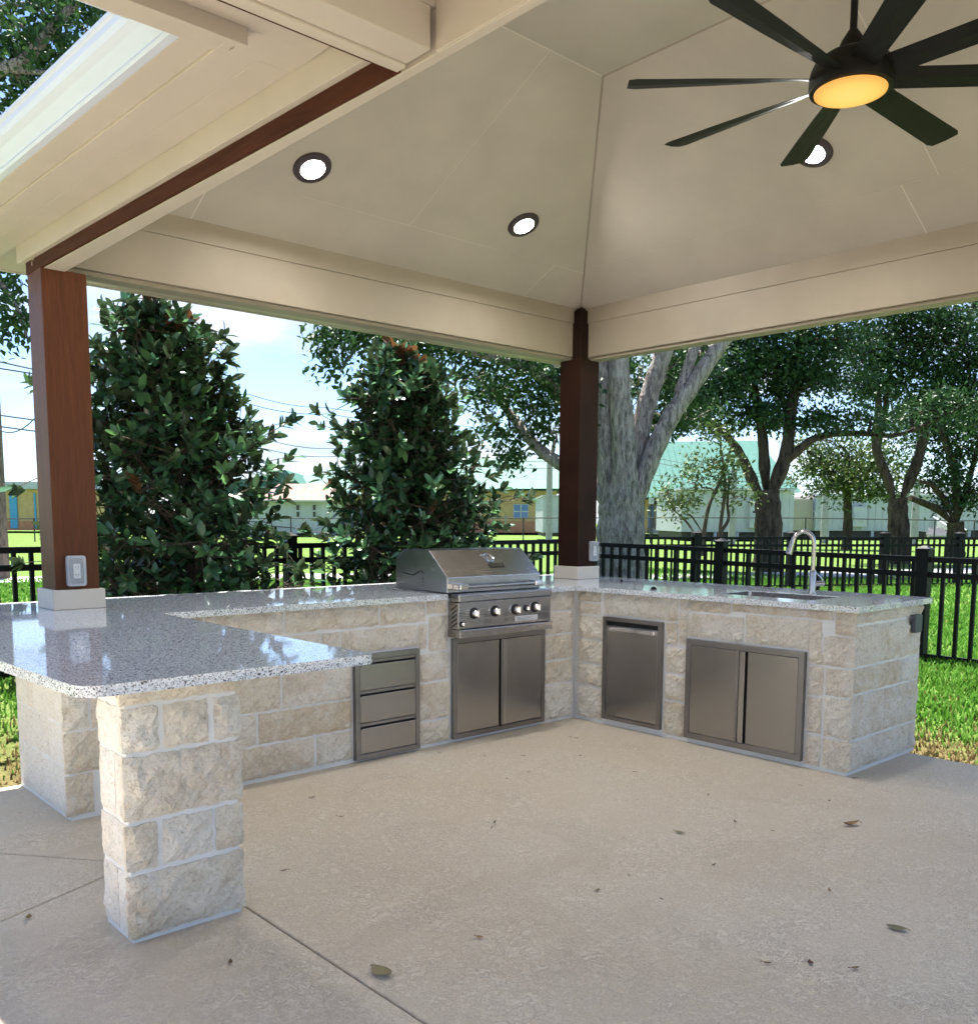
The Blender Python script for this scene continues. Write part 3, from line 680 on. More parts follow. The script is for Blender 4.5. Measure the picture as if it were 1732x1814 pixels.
# left beam: runs from the near post toward the house
def OX(y): return float(np.interp(y, [-5.9, -2.8, -2.2, .4, .65], [-3.105, -3.105, -3.125, -3.219, -3.226]))
def IX(y): return float(np.interp(y, [-5.9, -2.5, .4, .65], [-3.045, -3.078, -3.112, -3.112]))
def strip(y0, y1, fa, fb, z0, z1, nm, mat, n=6, parent=None, bev=.002):
    ys = np.linspace(y0, y1, n); pts = [(fa(y), y) for y in ys]+[(fb(y), y) for y in ys[::-1]]
    return MB().prism(pts, z0, z1).build(nm, mat, parent or pav, bev=bev)
strip(.600, -2.20, lambda y: OX(y), lambda y: OX(y)+.014, 2.497, 2.553, 'outer_trim', M['cedar_y'])
strip(.400, -5.85, lambda y: OX(y)+.0145, lambda y: IX(y), 2.494, 2.60, 'beam', M['soffit'])
strip(.655, -2.20, lambda y: OX(y)-.022, lambda y: OX(y)+.03, 2.5535, 2.64, 'outer_frieze', M['soffit'])
strip(.60, -5.85, lambda y: OX(y)+.031, lambda y: IX(y), 2.6005, 2.95, 'beam_side', M['cream'])
strip(-2.345, -5.85, lambda y: OX(y)+.005, lambda y: OX(y)+.0305, 2.497, 2.95, 'beam_side', M['soffit'])
# left soffit, vent strip, trim, fascia, gutter
strip(1.37, -1.742, lambda y: OX(y)-.125, lambda y: OX(y)-.0225, 2.634, 2.650, 'soffit', M['soffit'])
strip(1.37, -1.742, lambda y: OX(y)-.215, lambda y: OX(y)-.1255, 2.6345, 2.650, 'soffit_vent', M['vent'])
strip(1.37, -1.8515, lambda y: OX(y)-.245, lambda y: OX(y)-.2155, 2.632, 2.650, 'soffit_trim', M['soffit'])
strip(1.40, -1.7215, lambda y: OX(y)-.335, lambda y: OX(y)-.2455, 2.640, 2.80, 'fascia', M['soffit'])
def gutter(y0, y1):
    prof = [(-.337, .0), (-.362, .0), (-.368, .008), (-.366, .016), (-.372, .026), (-.392, .052), (-.412, .066), (-.420, .082), (-.421, .100), (-.430, .106), (-.430, .116), (-.420, .118), (-.337, .118)]
    rings = [[(OX(y)+a, y, 2.640+b) for a, b in prof] for y in np.linspace(y0, y1, 6)]
    return MB().loft(rings).build('gutter', M['white'], pav)
gutter(1.41, -1.7215)
# back and right eaves: unseen overhang lengthened to keep sun off slab and granite
B(OX(1)-.34, .633, 2.690, 1.22, 1.375, 2.700).build('soffit', M['soffit'], pav); B(OX(1)-.34, 1.376, 2.685, 1.2205, 1.40, 2.80).build('fascia', M['soffit'], pav)
B(.662, -5.9, 2.672, 1.22, .609, 2.685).build('soffit', M['soffit'], pav); B(1.221, -5.9, 2.66, 1.245, 1.40, 2.80).build('fascia', M['soffit'], pav)
B(-3.222, .612, 2.552, .66, .632, 2.70).build('outer_frieze', M['cream'], pav)
# roof, carried out over the lengthened eaves
ev = 2.79; x0, x1, y0, y1 = -3.66, 1.28, -5.95, 1.43; hw = (x1-x0)/2; rz_ = ev+.5*hw
MB().add([(OX(y0)-.36, y0, ev), (x1, y0, ev), (x1, y1, ev), (OX(y1)-.36, y1, ev), (x0+hw, y0+hw, rz_), (x0+hw, y1-hw, rz_)],
         [(0, 1, 4), (1, 2, 5, 4), (2, 3, 5), (3, 0, 4, 5)]).build('roof', M['grey_roof'], pav)
# vaulted ceiling boards, seam backing
PT = .5; ZF = 3.60; rise = ZF-BT; run = rise/PT
XL, YF = -3.10, -5.45                    # left and front springing lines
xr, xl, yb, yf = XI-run, XL+run, YI-run, YF+run
def back_z(y): return BT+PT*(YI-y)
def right_z(x): return BT+PT*(XI-x)
def board(poly3, nm='ceiling_board', th=.010, mat=None, gap=.0045):
    c = sum((Vector(p) for p in poly3), Vector())/len(poly3)
    n = (Vector(poly3[1])-Vector(poly3[0])).cross(Vector(poly3[2])-Vector(poly3[0])).normalized()
    if n.z < 0: n = -n
    P0 = [Vector(p)+(c-Vector(p)).normalized()*gap for p in poly3]
    m = len(P0); V = P0+[p+n*th for p in P0]
    return MB().add(V, [tuple(range(m))[::-1], tuple(range(m, 2*m))]+[(i, (i+1) % m, m+(i+1) % m, m+i) for i in range(m)]).build(nm, mat or M['ceil'], pav)
def slope_board(side, a0, a1, t0, t1):
    """strip of a slope between rises t0..t1 (plan distance from the springing line), along-wall range a0..a1, mitred at the hips"""
    def pt(a, t):
        if side == 'back': return (min(max(a, XL+t), XI-t), YI-t, BT+PT*t)
        if side == 'right': return (XI-t, min(max(a, YF+t), YI-t), BT+PT*t)
        if side == 'left': return (XL+t, min(max(a, YF+t), YI-t), BT+PT*t)
        return (min(max(a, XL+t), XI-t), YF+t, BT+PT*t)
    p = [pt(a0, t0), pt(a1, t0), pt(a1, t1), pt(a0, t1)]
    q = [p[0]]
    for v in p[1:]:
        if (Vector(v)-Vector(q[-1])).length > .01: q.append(v)
    if (Vector(q[0])-Vector(q[-1])).length < .01: q.pop()
    if len(q) > 2: board(q)
for side, cuts_lo, cuts_hi, tl in (('back', [-9, -2.45, -.05, 9], [-9, -1.262, 9], .30), ('right', [-9, -2.0, 9], [-9, -4.4, -2.185, 9], .335), ('left', [-9, -2.5, 9], [-9, -2.4, 9], .3), ('front', [-9, -1.2, 9], [-9, -1.3, 9], .3)):
    for cs, t0, t1 in ((cuts_lo, 0, tl), (cuts_hi, tl, run)):
        for a, b in zip(cs[:-1], cs[1:]): slope_board(side, a, b, t0, t1)
board([(xl, yf, ZF), (xr, yf, ZF), (xr, (yf+yb)/2, ZF), (xl, (yf+yb)/2, ZF)]); board([(xl, (yf+yb)/2, ZF), (xr, (yf+yb)/2, ZF), (xr, yb, ZF), (xl, yb, ZF)])
bz_ = .0014
MB().add([(XL, YF, BT+bz_), (XI, YF, BT+bz_), (XI, YI, BT+bz_), (XL, YI, BT+bz_), (xl, yf, ZF+bz_), (xr, yf, ZF+bz_), (xr, yb, ZF+bz_), (xl, yb, ZF+bz_)],
         [(0, 1, 5, 4), (1, 2, 6, 5), (2, 3, 7, 6), (3, 0, 4, 7), (4, 5, 6, 7)]).build('seam_backing', M['caulk'], pav)
# thin hip and flat trims
hipdir = Vector((XI-xr, YI-yb, BT-ZF))
MB().tube([(XI-.004, YI-.004, BT-.0), (xr-.002, yb-.002, ZF-.002)], .005, 6).build('hip_trim', M['cream'], pav)
MB().tube([(xr, yb, ZF), (xr, yf, ZF)], .006, 6).build('flat_trim', M['cream'], pav)
# front beam (behind the camera's field)
B(-3.10, -5.75, 2.53, .66, -5.45, 2.95).build('beam', M['cream'], pav); postset(-3.15, -5.75, 2.53, .0); postset(.457, -5.75, 2.53, .0)

# covered walkway toward the house
cw = empty('covered_walkway', (-6, -4, 0), 'cream covered walkway roof meeting the pavilion beam at the upper left', 'walkway')
B(-9.6, -2.342, 2.497, -3.128, -2.245, 2.60).build('beam', M['soffit'], cw, bev=.003)
B(-9.6, -2.243, 2.490, -3.128, -2.205, 2.60).build('beam_strip', M['soffit'], cw, bev=.003)
B(-9.6, -2.204, 2.492, -3.128, -2.198, 2.60).build('shadow_line', M['cedar_y'], cw)
B(-9.6, -2.341, 2.6005, -3.105, -2.31, 2.96).build('beam_face', M['soffit'], cw)
B(-9.6, -3.4, 2.965, -3.05, -2.2, 2.985).build('ceiling', M['ceil'], cw)
B(-9.6, -2.197, 2.634, OX(-1.8)-.0225, -1.881, 2.652).build('soffit', M['soffit'], cw)
B(OX(-1.8)-.212, -1.8805, 2.6342, OX(-1.8)-.0225, -1.7425, 2.652).build('soffit', M['soffit'], cw)
B(OX(-1.8)-.2322, -1.8805, 2.6343, OX(-1.8)-.2122, -1.852, 2.652).build('soffit', M['soffit'], cw)
B(-9.6, -1.880, 2.590, OX(-1.8)-.2325, -1.852, 2.652).build('soffit_trim', M['soffit'], cw, bev=.002)
B(-9.6, -1.8515, 2.630, OX(-1.7)-.2455, -1.7222, 2.80).build('fascia', M['soffit'], cw)
B(-9.6, -1.7215, 2.665, OX(-1.6)-.44, -1.64, 2.78).build('gutter', M['white'], cw, bev=.01)
MB().add([(-9.7, -1.66, 2.80), (-3.2, -1.66, 2.80), (-3.2, -3.65, 2.80), (-9.7, -3.65, 2.80), (-9.7, -2.65, 3.4), (-3.2, -2.65, 3.4)], [(0, 1, 5, 4), (2, 3, 4, 5), (1, 2, 5), (3, 0, 4)]).build('roof', M['grey_roof'], cw)
B(-9.6, -3.5, 2.50, -3.128, -3.35, 2.96).build('beam', M['soffit'], cw)
for yy in (-2.34, -3.55): B(-9.4, yy, 0, -9.2, yy+.2, 2.5).build('post', M['cedar'], cw)

# outlets
def outlet(plane, a, b, c, label, mat, bub=True, wd=.082, ht=.145):
    """box on a face looking -y at y=b, centred at x=a, z=c"""
    ob = empty('outlet_box', (a, b, c-ht/2), label, 'outlet', 'weatherproof outlets')
    pr = rounded([(a-wd/2, c-ht/2), (a+wd/2, c-ht/2), (a+wd/2, c+ht/2), (a-wd/2, c+ht/2)], {0: .014, 1: .014, 2: .014, 3: .014})
    def pl(poly, y0, y1, nm, m, bev=0):
        n = len(poly); V = [(x, y0, z) for x, z in poly]+[(x, y1, z) for x, z in poly]
        return MB().add(V, [tuple(range(n))[::-1], tuple(range(n, 2*n))]+[(i, (i+1) % n, n+(i+1) % n, n+i) for i in range(n)]).build(nm, m, ob, bev=bev)
    pl(pr, b-.024, b-.0005, 'housing', mat, .003)
    sh = lambda s, t: [(a+(x-a)*s, c+(z-c)*t) for x, z in pr]
    if bub:
        pl(sh(.74, .84), b-.0255, b-.0245, 'recess', M['dark_box'] if mat is M['dark_box'] else plain('recess_grey', (.20, .22, .27), .4))
        rc = pl([(a-.016, c-.035), (a+.016, c-.035), (a+.016, c+.035), (a-.016, c+.035)], b-.029, b-.0256, 'receptacle', M['plate'], .001)
        for zc in (c+.018, c-.018):
            for dx in (-.006, .006): B(a+dx-.0012, b-.0296, zc-.004, a+dx+.0012, b-.0291, zc+.005).build('slot', M['gapblack'], rc)
            B(a-.002, b-.0296, zc-.010, a+.002, b-.0291, zc-.007).build('slot', M['gapblack'], rc)
        pl(sh(.92, .95), b-.050, b-.0300, 'bubble_cover', M['bubble'], .008)
    return ob
outlet('y', -3.127, .402, 1.10, 'grey outlet box low on the left brown post above the granite', M['grey_box'], True, .088, .147)
outlet('y', .618, .399, 1.123, 'pale outlet box low on the corner post beside the grill', M['grey_box'], True, .078, .150)
outlet('y', .705, -1.985, .775, 'dark outlet box on the end wall of the sink counter', M['dark_box'], False, .09, .105)

# ------------------------------------------------------------------ lamps
def recessed(p, n, label):
    root = empty('recessed_light', p, label, 'light', 'recessed ceiling lights')
    q = Vector(n).to_track_quat('Z', 'Y').to_matrix().to_4x4(); T = Matrix.Translation(Vector(p)) @ q
    def put(mb, nm, m, sm=True):
        mb.v = [tuple(T @ Vector(v)) for v in mb.v]; return mb.build(nm, m, root, sm)
    put(MB().lathe([(.062, .004), (.062, .016), (.080, .018), (.096, .012), (.100, .0005), (.062, .0005)], n=32), 'trim_ring', M['bronze'])
    put(MB().lathe([(0, .006), (.0615, .006), (.0615, .011), (.045, .0135), (0, .015)], n=32), 'lens', M['led'])
nb = (0, -PT, -1); nr = (-PT, 0, -1)
def on_back(x, y): return (x, y, back_z(y))
def on_right(x, y): return (x, y, right_z(x))
recessed(on_back(-2.014, .009), nb, 'recessed light on the back ceiling slope nearest the left beam')
recessed(on_back(-.556, -.032), nb, 'recessed light on the back ceiling slope near the hip corner')
recessed(on_right(-.124, -1.69), nr, 'recessed light on the right ceiling slope behind a fan blade')

# ceiling fan
fcx, fcy = -1.28, -2.475
fan = empty('ceiling_fan', (fcx, fcy, 2.9), 'large black eight-blade ceiling fan with a warm glowing round light', 'ceiling fan')
MB().lathe([(0, 3.045), (.055, 3.045), (.095, 3.035), (.130, 3.012), (.142, 2.985), (.146, 2.955), (.146, 2.925), (.143, 2.914), (.128, 2.912), (0, 2.914)], (fcx, fcy, 0), 40).build('motor_housing', M['fanblack'], fan, True)
MB().lathe([(0, 3.125), (.014, 3.125), (.024, 3.11), (.04, 3.085), (.055, 3.046), (0, 3.044)], (fcx, fcy, 0), 28).build('motor_cap', M['fanblack'], fan, True)
MB().tube([(fcx, fcy, 3.12), (fcx, fcy, 3.57)], .013, 14).build('downrod', M['fanblack'], fan, True)
MB().lathe([(0, 3.595), (.075, 3.595), (.072, 3.57), (.03, 3.545), (0, 3.545)], (fcx, fcy, 0), 28).build('canopy', M['fanblack'], fan, True)
MB().lathe([(0, 2.9115), (.127, 2.9115), (.126, 2.906), (.10, 2.899), (.05, 2.8945), (0, 2.8935)], (fcx, fcy, 0), 40).build('light_lens', M['warm'], fan, True)
bl = None
for i in range(8):
    if bl is None:
        rings = []
        for r, hwid, tw in ((.10, .045, 24), (.16, .048, 22), (.30, .052, 17), (.50, .057, 13), (.70, .061, 11), (.775, .063, 10), (.805, .052, 10)):
            a = R_(-tw); cs, sn = math.cos(a), math.sin(a); t = .0042
            e1 = 0 if r < .82 else .0
            rings.append([(r+(.028 if (s < 0 and r > .82) else 0), s*hwid*cs-q*t*sn, s*hwid*sn+q*t*cs) for s, q in ((-1, -.3), (0, -1), (1, -.3), (1, .3), (0, 1), (-1, .3))])
        mb = MB().loft(rings); bl = mb.build('blade', M['fanblack'], fan, False, local=True); cur = bl
    else: cur = bl.copy(); col.objects.link(cur)
    cur.location = (0, 0, .055); cur.rotation_euler = (0, 0, R_(-1+45*i))

# ================================================================== FENCES
def metal_fence(label, A, Bp, ztop, spacing, post_at, lower=None, dz=.118, pw=.088, bottom=None, zb=None):
    """black picket fence from A to B (plan); post_at: distances along"""
    A = Vector(A); Bp = Vector(Bp); L_ = (Bp-A).length; d = (Bp-A)/L_; ang = math.atan2(d.y, d.x)
    zt = (lambda s: ztop) if not hasattr(ztop, '__len__') else (lambda s: ztop[0]+(ztop[1]-ztop[0])*s/L_)
    root = empty('metal_fence', (A.x, A.y, float(ground_h(A.x, A.y))), label, 'fence', 'black metal picket fences')
    def bar(s0, s1, zc0, zc1, hw_, hh): 
        n = Vector((-d.y, d.x)); V = []
        for s, zc in ((s0, zc0), (s1, zc1)):
            for a, b in ((-1, -1), (1, -1), (1, 1), (-1, 1)): 
                p = A+d*s+n*hw_*a; V.append((p.x, p.y, zc+hh*b))
        return MB().add(V, [(0, 3, 2, 1), (4, 5, 6, 7), (0, 1, 5, 4), (1, 2, 6, 5), (2, 3, 7, 6), (3, 0, 4, 7)])
    for dd_ in (0, dz): bar(0, L_, zt(0)-dd_-.020, zt(L_)-dd_-.020, .019, .021).build('rail', M['black'], root)
    gm = [float(ground_h(*(A+d*s))) for s in (0, L_)]
    bar(0, L_, gm[0]+.045, gm[1]+.045, .015, .014).build('rail', M['black'], root)
    pk = None; n = int(L_/spacing)
    for i in range(n+1):
        s = i*spacing+.03
        if s > L_ or any(abs(s-q) < pw*.6 for q in post_at): continue
        p = A+d*s; g_ = float(ground_h(p.x, p.y)); h_ = zt(s)-g_-.03
        if pk is None:
            pk = B(-.0135, -.0135, 0, .0135, .0135, 1.0).build('picket', M['black'], root, local=True); c = pk
        else: c = pk.copy(); col.objects.link(c)
        c.location = (p.x-A.x, p.y-A.y, .02); c.scale = (1, 1, h_); c.rotation_euler = (0, 0, ang)
    po = None
    for s in post_at:
        p = A+d*s; g_ = float(ground_h(p.x, p.y))
        h_ = zt(s)-g_+.05; hw_ = pw/2
        m = MB().box(-hw_, -hw_, -.03, hw_, hw_, h_)
        m.loft([[(-a, -a, z), (a, -a, z), (a, a, z), (-a, a, z)] for a, z in ((hw_+.008, h_), (hw_+.008, h_+.014), (hw_*.75, h_+.022), (hw_*.45, h_+.034), (hw_*.2, h_+.038))])
        c = m.build('fence_post', M['black'], root, local=True)
        c.location = (p.x-A.x, p.y-A.y, g_-root.location.z); c.rotation_euler = (0, 0, ang)
    return root
metal_fence('black picket fence behind the magnolias and the grill', (-7.0, 2.40), (2.70, 2.40), (1.165, 1.152), .108, [.5, 2.6, 4.45, 6.20, 8.0, 9.68])
ypost = float(onx(1277, 1000, 2.70)[1]); ypost2 = float(onx(1637, 1000, 2.70)[1])
metal_fence('black picket fence beyond the sink counter on the right', (2.70, 2.33), (2.70, -4.6), (1.125, 1.045), .114, [2.33-ypost, 2.33-ypost2, 2.33-ypost2+1.72, 6.8])
a = at(1090, 951, 14.2); b = at(1900, 948, 16.2)
fl = math.hypot(b[0]-a[0], b[1]-a[1])
def along(u, dd_): q = at(u, 950, dd_); return math.hypot(q[0]-a[0], q[1]-a[1])
metal_fence('farther black picket fence standing in front of the oak trunks', (a[0], a[1]), (b[0], b[1]), (1.105, 1.10), .114, [along(1232, 14.55), along(1400, 14.95), along(1565, 15.35), along(1697, 15.7)], pw=.12)

# chain link fence in front of the school
ch = empty('chain_link_fence', at(900, 930, 42)*np.array([1, 1, 0]), 'thin dark chain link fence far off in front of the white buildings', 'fence')
us = [-120, 60, 290, 515, 720, 927, 1156, 1250, 1427, 1504, 1656, 1726, 1900]; tops = [at(u_, 919-.0015*u_+(max(0, u_-1380)*.018), 42) for u_ in us]
MB().tube(tops, .028, 6).build('top_rail', M['galv'], ch)
for t in tops: MB().tube([(t[0], t[1], .2), tuple(t+np.array([0, 0, .03]))], .03, 6).build('fence_post', M['galv'], ch)
mw = MB()
for i in range(len(tops)-1):
    p, q = tops[i], tops[i+1]; n = max(2, int(np.linalg.norm(p-q)/.55))
    for k_ in range(n):
        a0 = p+(q-p)*k_/n; a1 = p+(q-p)*(k_+1)/n; zb_ = .3
        mw.tube([(a0[0], a0[1], zb_), tuple(a1)], .0022, 3, False); mw.tube([tuple(a0), (a1[0], a1[1], zb_)], .0022, 3, False)
o = mw.build('wire_mesh', M['galv'], ch, fix=False); o['kind'] = 'stuff'

# ================================================================== TREES
def leaf_arrays(C, Ax, Nn, Ln, Wd, shape):
    """C centres (base), Ax axis, Nn normal; shape list of (along, across, lift) + faces -> verts, faces"""
    pts, fcs = shape; m = len(C); B_ = np.cross(Nn, Ax); npt = len(pts)
    V = np.zeros((m, npt, 3), np.float32)
    for i, (a_, c_, l_) in enumerate(pts):
        V[:, i] = C+Ax*(a_*Ln)[:, None]+B_*(c_*Wd)[:, None]+Nn*(l_*Ln)[:, None]
    F = np.array(fcs, np.int32)[None]+(np.arange(m)*npt)[:, None, None]
    return V.reshape(-1, 3), F.reshape(-1, F.shape[-1])
OAK = ([(0, 0, 0), (.45, -.5, .06), (1, 0, -.05), (.45, .5, .06)], [(0, 1, 2), (0, 2, 3)])
MAGS = ([(0, 0, 0), (.22, -.36, .045), (.22, 0, .0), (.22, .36, .045), (.56, -.50, .05), (.56, 0, -.005), (.56, .50, .05), (.87, -.27, -.01), (.87, .27, -.01), (1, 0, -.06)],
        [(0, 1, 2), (0, 2, 3), (1, 5, 2), (1, 4, 5), (2, 6, 3), (2, 5, 6), (4, 7, 5), (5, 7, 8), (5, 8, 6), (7, 9, 8)])
def np_mesh(name, V, F, mat, parent, tint=None, extra=None, smooth=False):
    me = bpy.data.meshes.new(name); nv, nf = len(V), len(F); kf = F.shape[1]
    me.vertices.add(nv); me.vertices.foreach_set('co', V.astype(np.float32).ravel())
    me.loops.add(nf*kf); me.loops.foreach_set('vertex_index', F.astype(np.int32).ravel())
    me.polygons.add(nf); me.polygons.foreach_set('loop_start', np.arange(0, nf*kf, kf, dtype=np.int32))
    if smooth: me.polygons.foreach_set('use_smooth', np.ones(nf, bool))
    me.update(calc_edges=True)
    if tint is not None:
        a_ = me.attributes.new('tint', 'FLOAT', 'POINT'); a_.data.foreach_set('value', tint.astype(np.float32))
    for kx, val in (extra or {}).items():
        a_ = me.attributes.new(kx, 'FLOAT', 'POINT'); a_.data.foreach_set('value', val.astype(np.float32))
    me.materials.append(mat); return link(bpy.data.objects.new(name, me), parent)
def unit(a_): return a_/(np.linalg.norm(a_, axis=-1, keepdims=True)+1e-9)
def wander(p, q, n, amp):
    p = np.array(p, float); q = np.array(q, float); t = np.linspace(0, 1, n)[:, None]
    o = p+(q-p)*t; L_ = np.linalg.norm(q-p); o[1:-1] += rng.normal(0, amp*L_, (n-2, 3)); return o
def smooth_path(pts, n=4):
    pts = [np.array(p, float) for p in pts]; P_ = [2*pts[0]-pts[1]]+pts+[2*pts[-1]-pts[-2]]; out = []
    for i in range(1, len(P_)-2):
        for t in np.linspace(0, 1, n, endpoint=False):
            a_, b_, c_, d_ = P_[i-1:i+3]
            out.append(.5*((2*b_)+(-a_+c_)*t+(2*a_-5*b_+4*c_-d_)*t*t+(-a_+3*b_-3*c_+d_)*t**3))
    out.append(pts[-1]); return out
def tree(name, label, base, limbs, clusters, leafmat_, barkmat, lsize, lper, group='trees behind the fences', twig=.012, gap=.0, flat=.75, nside=10, leafw=.5):
    """limbs: [(points, r0, r1)]; clusters: [(centre, (rx,ry,rz), number of sprays)]; a spray is a twig with lper leaves"""
    root = empty(name, base, label, 'tree', group)
    tm = MB(); allpts = []
    for pts, r0, r1 in limbs:
        sp_ = smooth_path(pts, 5); n = len(sp_)
        rr = [r0+(r1-r0)*(i/(n-1))**.8 for i in range(n)] if not hasattr(r0, '__len__') else list(np.interp(np.linspace(0, 1, n), np.linspace(0, 1, len(r0)), r0))
        rr = [r_*(1+.05*math.sin(i*1.7+n*.9)) for i, r_ in enumerate(rr)]
        if tm.v: rr = [r_*min(1.0, .25+.15*i) for i, r_ in enumerate(rr)]
        tm.tube(sp_, rr, nside); allpts += [(p_, r_) for p_, r_ in zip(sp_, rr)]
    tips = np.array([p_ for p_, r_ in allpts])
    C_, A_, N_ = [], [], []; tw = MB()
    for c, rad, ns in clusters:
        c = np.array(c, float); rad = np.array(rad, float)
        nsub = max(3, ns//9); d_ = unit(rng.normal(size=(nsub, 3))); r_ = rng.random((nsub, 1))**(1/2.4)
        P_ = (c+d_*r_*rad*.95)[rng.integers(0, nsub, ns)]+rng.normal(0, .17, (ns, 3))*rad
        # a bough from the closest limb into the clump
        j = np.argmin(np.linalg.norm(tips-c, axis=1)); bp = wander(tips[j], c, 5, .06)
        tw.tube(bp, [twig*2.6, twig*2.2, twig*1.8, twig*1.4, twig], 5, False)
        for q in P_[:max(3, ns//7)]: tw.tube(wander(c+(q-c)*.15, q, 3, .08), [twig*.9, twig*.6, twig*.35], 4, False)
        out = unit((P_-c)/rad+np.array([0, 0, .15])+rng.normal(0, .45, (ns, 3)))
        for k_ in range(lper):
            off = rng.normal(0, lsize*1.35, (ns, 3)); off[:, 2] *= flat
            ax_ = unit(out+rng.normal(0, .75, (ns, 3))); nn = unit(np.cross(ax_, rng.normal(size=(ns, 3)))); nn[:, 2] = np.abs(nn[:, 2])+.25; nn = unit(nn-ax_*np.sum(nn*ax_, 1, keepdims=True))
            C_.append(P_+off); A_.append(ax_); N_.append(nn)
    tm.build('trunk', barkmat, root, True, fix=False); tw.build('boughs', barkmat, root, True, fix=False)['kind'] = 'stuff'
    C_ = np.concatenate(C_); A_ = np.concatenate(A_); N_ = np.concatenate(N_); m = len(C_)
    Ln = lsize*rng.uniform(.7, 1.35, m); V, F_ = leaf_arrays(C_, A_, N_, Ln, Ln*leafw, OAK)
    o = np_mesh('crown', V, F_, leafmat_, root, np.repeat(rng.random(m), 4)); o['kind'] = 'stuff'
    return root
def cl(u, v, d, ru, rv, rd, n): 
    s = d/F_PX; return (at(u, v, d), (ru*s, rd, rv*s), n)
def lim(pts, d, r0, r1): return ([at(u_, v_, (d if not hasattr(d, '__len__') else d[i])) for i, (u_, v_) in enumerate(pts)], r0, r1)
def gbase(u, d): q = at(u, 950, d); return np.array([q[0], q[1], float(ground_h(q[0], q[1]))])
# --- big pale-trunked tree just outside the fence corner
d1 = 11.0
b1 = gbase(1098, d1)
limbs = [([b1-np.array([0, 0, .1]), b1+np.array([0, 0, .12]), at(1098, 1000, d1), at(1099, 930, d1), at(1100, 880, d1), at(1102, 838, d1), at(1104, 800, d1)], [.46, .36, .295, .28, .25, .17, .08], .1),
         lim([(1094, 945), (1086, 900), (1078, 850), (1072, 780), (1068, 700), (1066, 600), (1060, 420)], d1, .150, .10),
         lim([(1100, 950), (1103, 900), (1106, 850), (1104, 780), (1098, 700), (1094, 610), (1085, 430)], d1-.12, .185, .11),
         lim([(1102, 945), (1109, 895), (1120, 840), (1132, 770), (1150, 700), (1170, 640), (1195, 560), (1220, 430)], d1+.1, .155, .09),
         lim([(1104, 950), (1116, 905), (1136, 850), (1160, 795), (1190, 735), (1228, 680), (1262, 630), (1300, 575), (1350, 470)], d1-.05, .15, .075),
         lim([(1190, 735), (1206, 690), (1222, 640), (1240, 585), (1262, 500)], d1, .085, .05),
         lim([(1096, 925), (1076, 885), (1046, 856), (1000, 826), (960, 800), (930, 768), (905, 735), (872, 694), (845, 668)], [d1, d1, d1+.1, d1+.2, d1+.4, d1+.5, d1+.6, d1+.6, d1+.6], .13, .03),
         lim([(1072, 760), (1030, 720), (985, 690), (950, 660), (900, 642), (820, 620), (740, 605)], [d1, d1, d1, d1-.2, d1-.4, d1-.7, d1-.9], .11, .03),
         lim([(1066, 640), (1000, 600), (900, 570), (780, 560), (660, 560)], [d1, d1, d1-.2, d1-.5, d1-.8], .10, .03)]
clus = [cl(600, 588, 9.9, 34, 46, .5, 60), cl(640, 575, 9.9, 60, 40, .6, 90), cl(700, 585, 10, 60, 40, .6, 80), cl(770, 600, 10.2, 70, 40, .7, 90), cl(850, 620, 10.4, 70, 45, .7, 110), cl(930, 640, 10.7, 60, 45, .7, 110),
        cl(985, 650, 11, 40, 60, .6, 100), cl(880, 700, 11.4, 55, 40, .5, 75), cl(950, 720, 11.3, 50, 45, .5, 70), cl(985, 770, 11.2, 22, 40, .4, 40), cl(905, 760, 11.5, 45, 26, .4, 48), cl(930, 800, 11.5, 40, 22, .4, 30), cl(615, 640, 9.8, 22, 20, .3, 16),
        cl(1130, 690, 12.0, 40, 60, .5, 55), cl(1175, 660, 12.2, 50, 60, .6, 80), cl(1230, 740, 12.2, 30, 30, .5, 34), cl(1135, 770, 12.2, 26, 50, .4, 34), cl(1240, 610, 12, 50, 40, .6, 60), cl(1160, 740, 12, 30, 40, .4, 36),
        cl(800, 520, 10.4, 160, 50, 1.2, 120), cl(1050, 500, 11, 150, 60, 1.6, 160), cl(1250, 480, 11.4, 140, 60, 1.4, 130), cl(1080, 300, 11, 260, 100, 2.2, 160)]
tree('shade_tree', 'tall tree with a thick pale grey trunk right behind the corner post', b1, limbs, clus, M['leaf_oak'], M['bark_pale'], .085, 9, twig=.012, nside=16, leafw=.46)
# --- dark oaks on the verge
d2 = 20.0; b2 = gbase(1362, d2)
limbs = [([b2-np.array([0, 0, .1]), b2+np.array([0, 0, .2]), at(1361, 950, d2), at(1360, 900, d2), at(1358, 868, d2)], .36, .25),
         lim([(1352, 890), (1332, 850), (1316, 815), (1298, 785), (1262, 752), (1215, 735)], d2, .15, .05),
         lim([(1358, 880), (1354, 830), (1350, 770), (1338, 700), (1325, 620), (1320, 500)], d2+.2, .15, .06),
         lim([(1362, 885), (1378, 845), (1393, 800), (1400, 740), (1410, 670), (1420, 580), (1425, 450)], d2-.1, .19, .07),
         lim([(1385, 830), (1412, 800), (1440, 778), (1482, 768), (1530, 768), (1585, 771), (1640, 752), (1700, 722), (1760, 700)], [d2, d2-.2, d2-.4, d2-.6, d2-.8, d2-1, d2-1.2, d2-1.3, d2-1.4], .115, .012),
         lim([(1400, 760), (1382, 690), (1372, 620), (1378, 520)], d2+.3, .09, .05)]
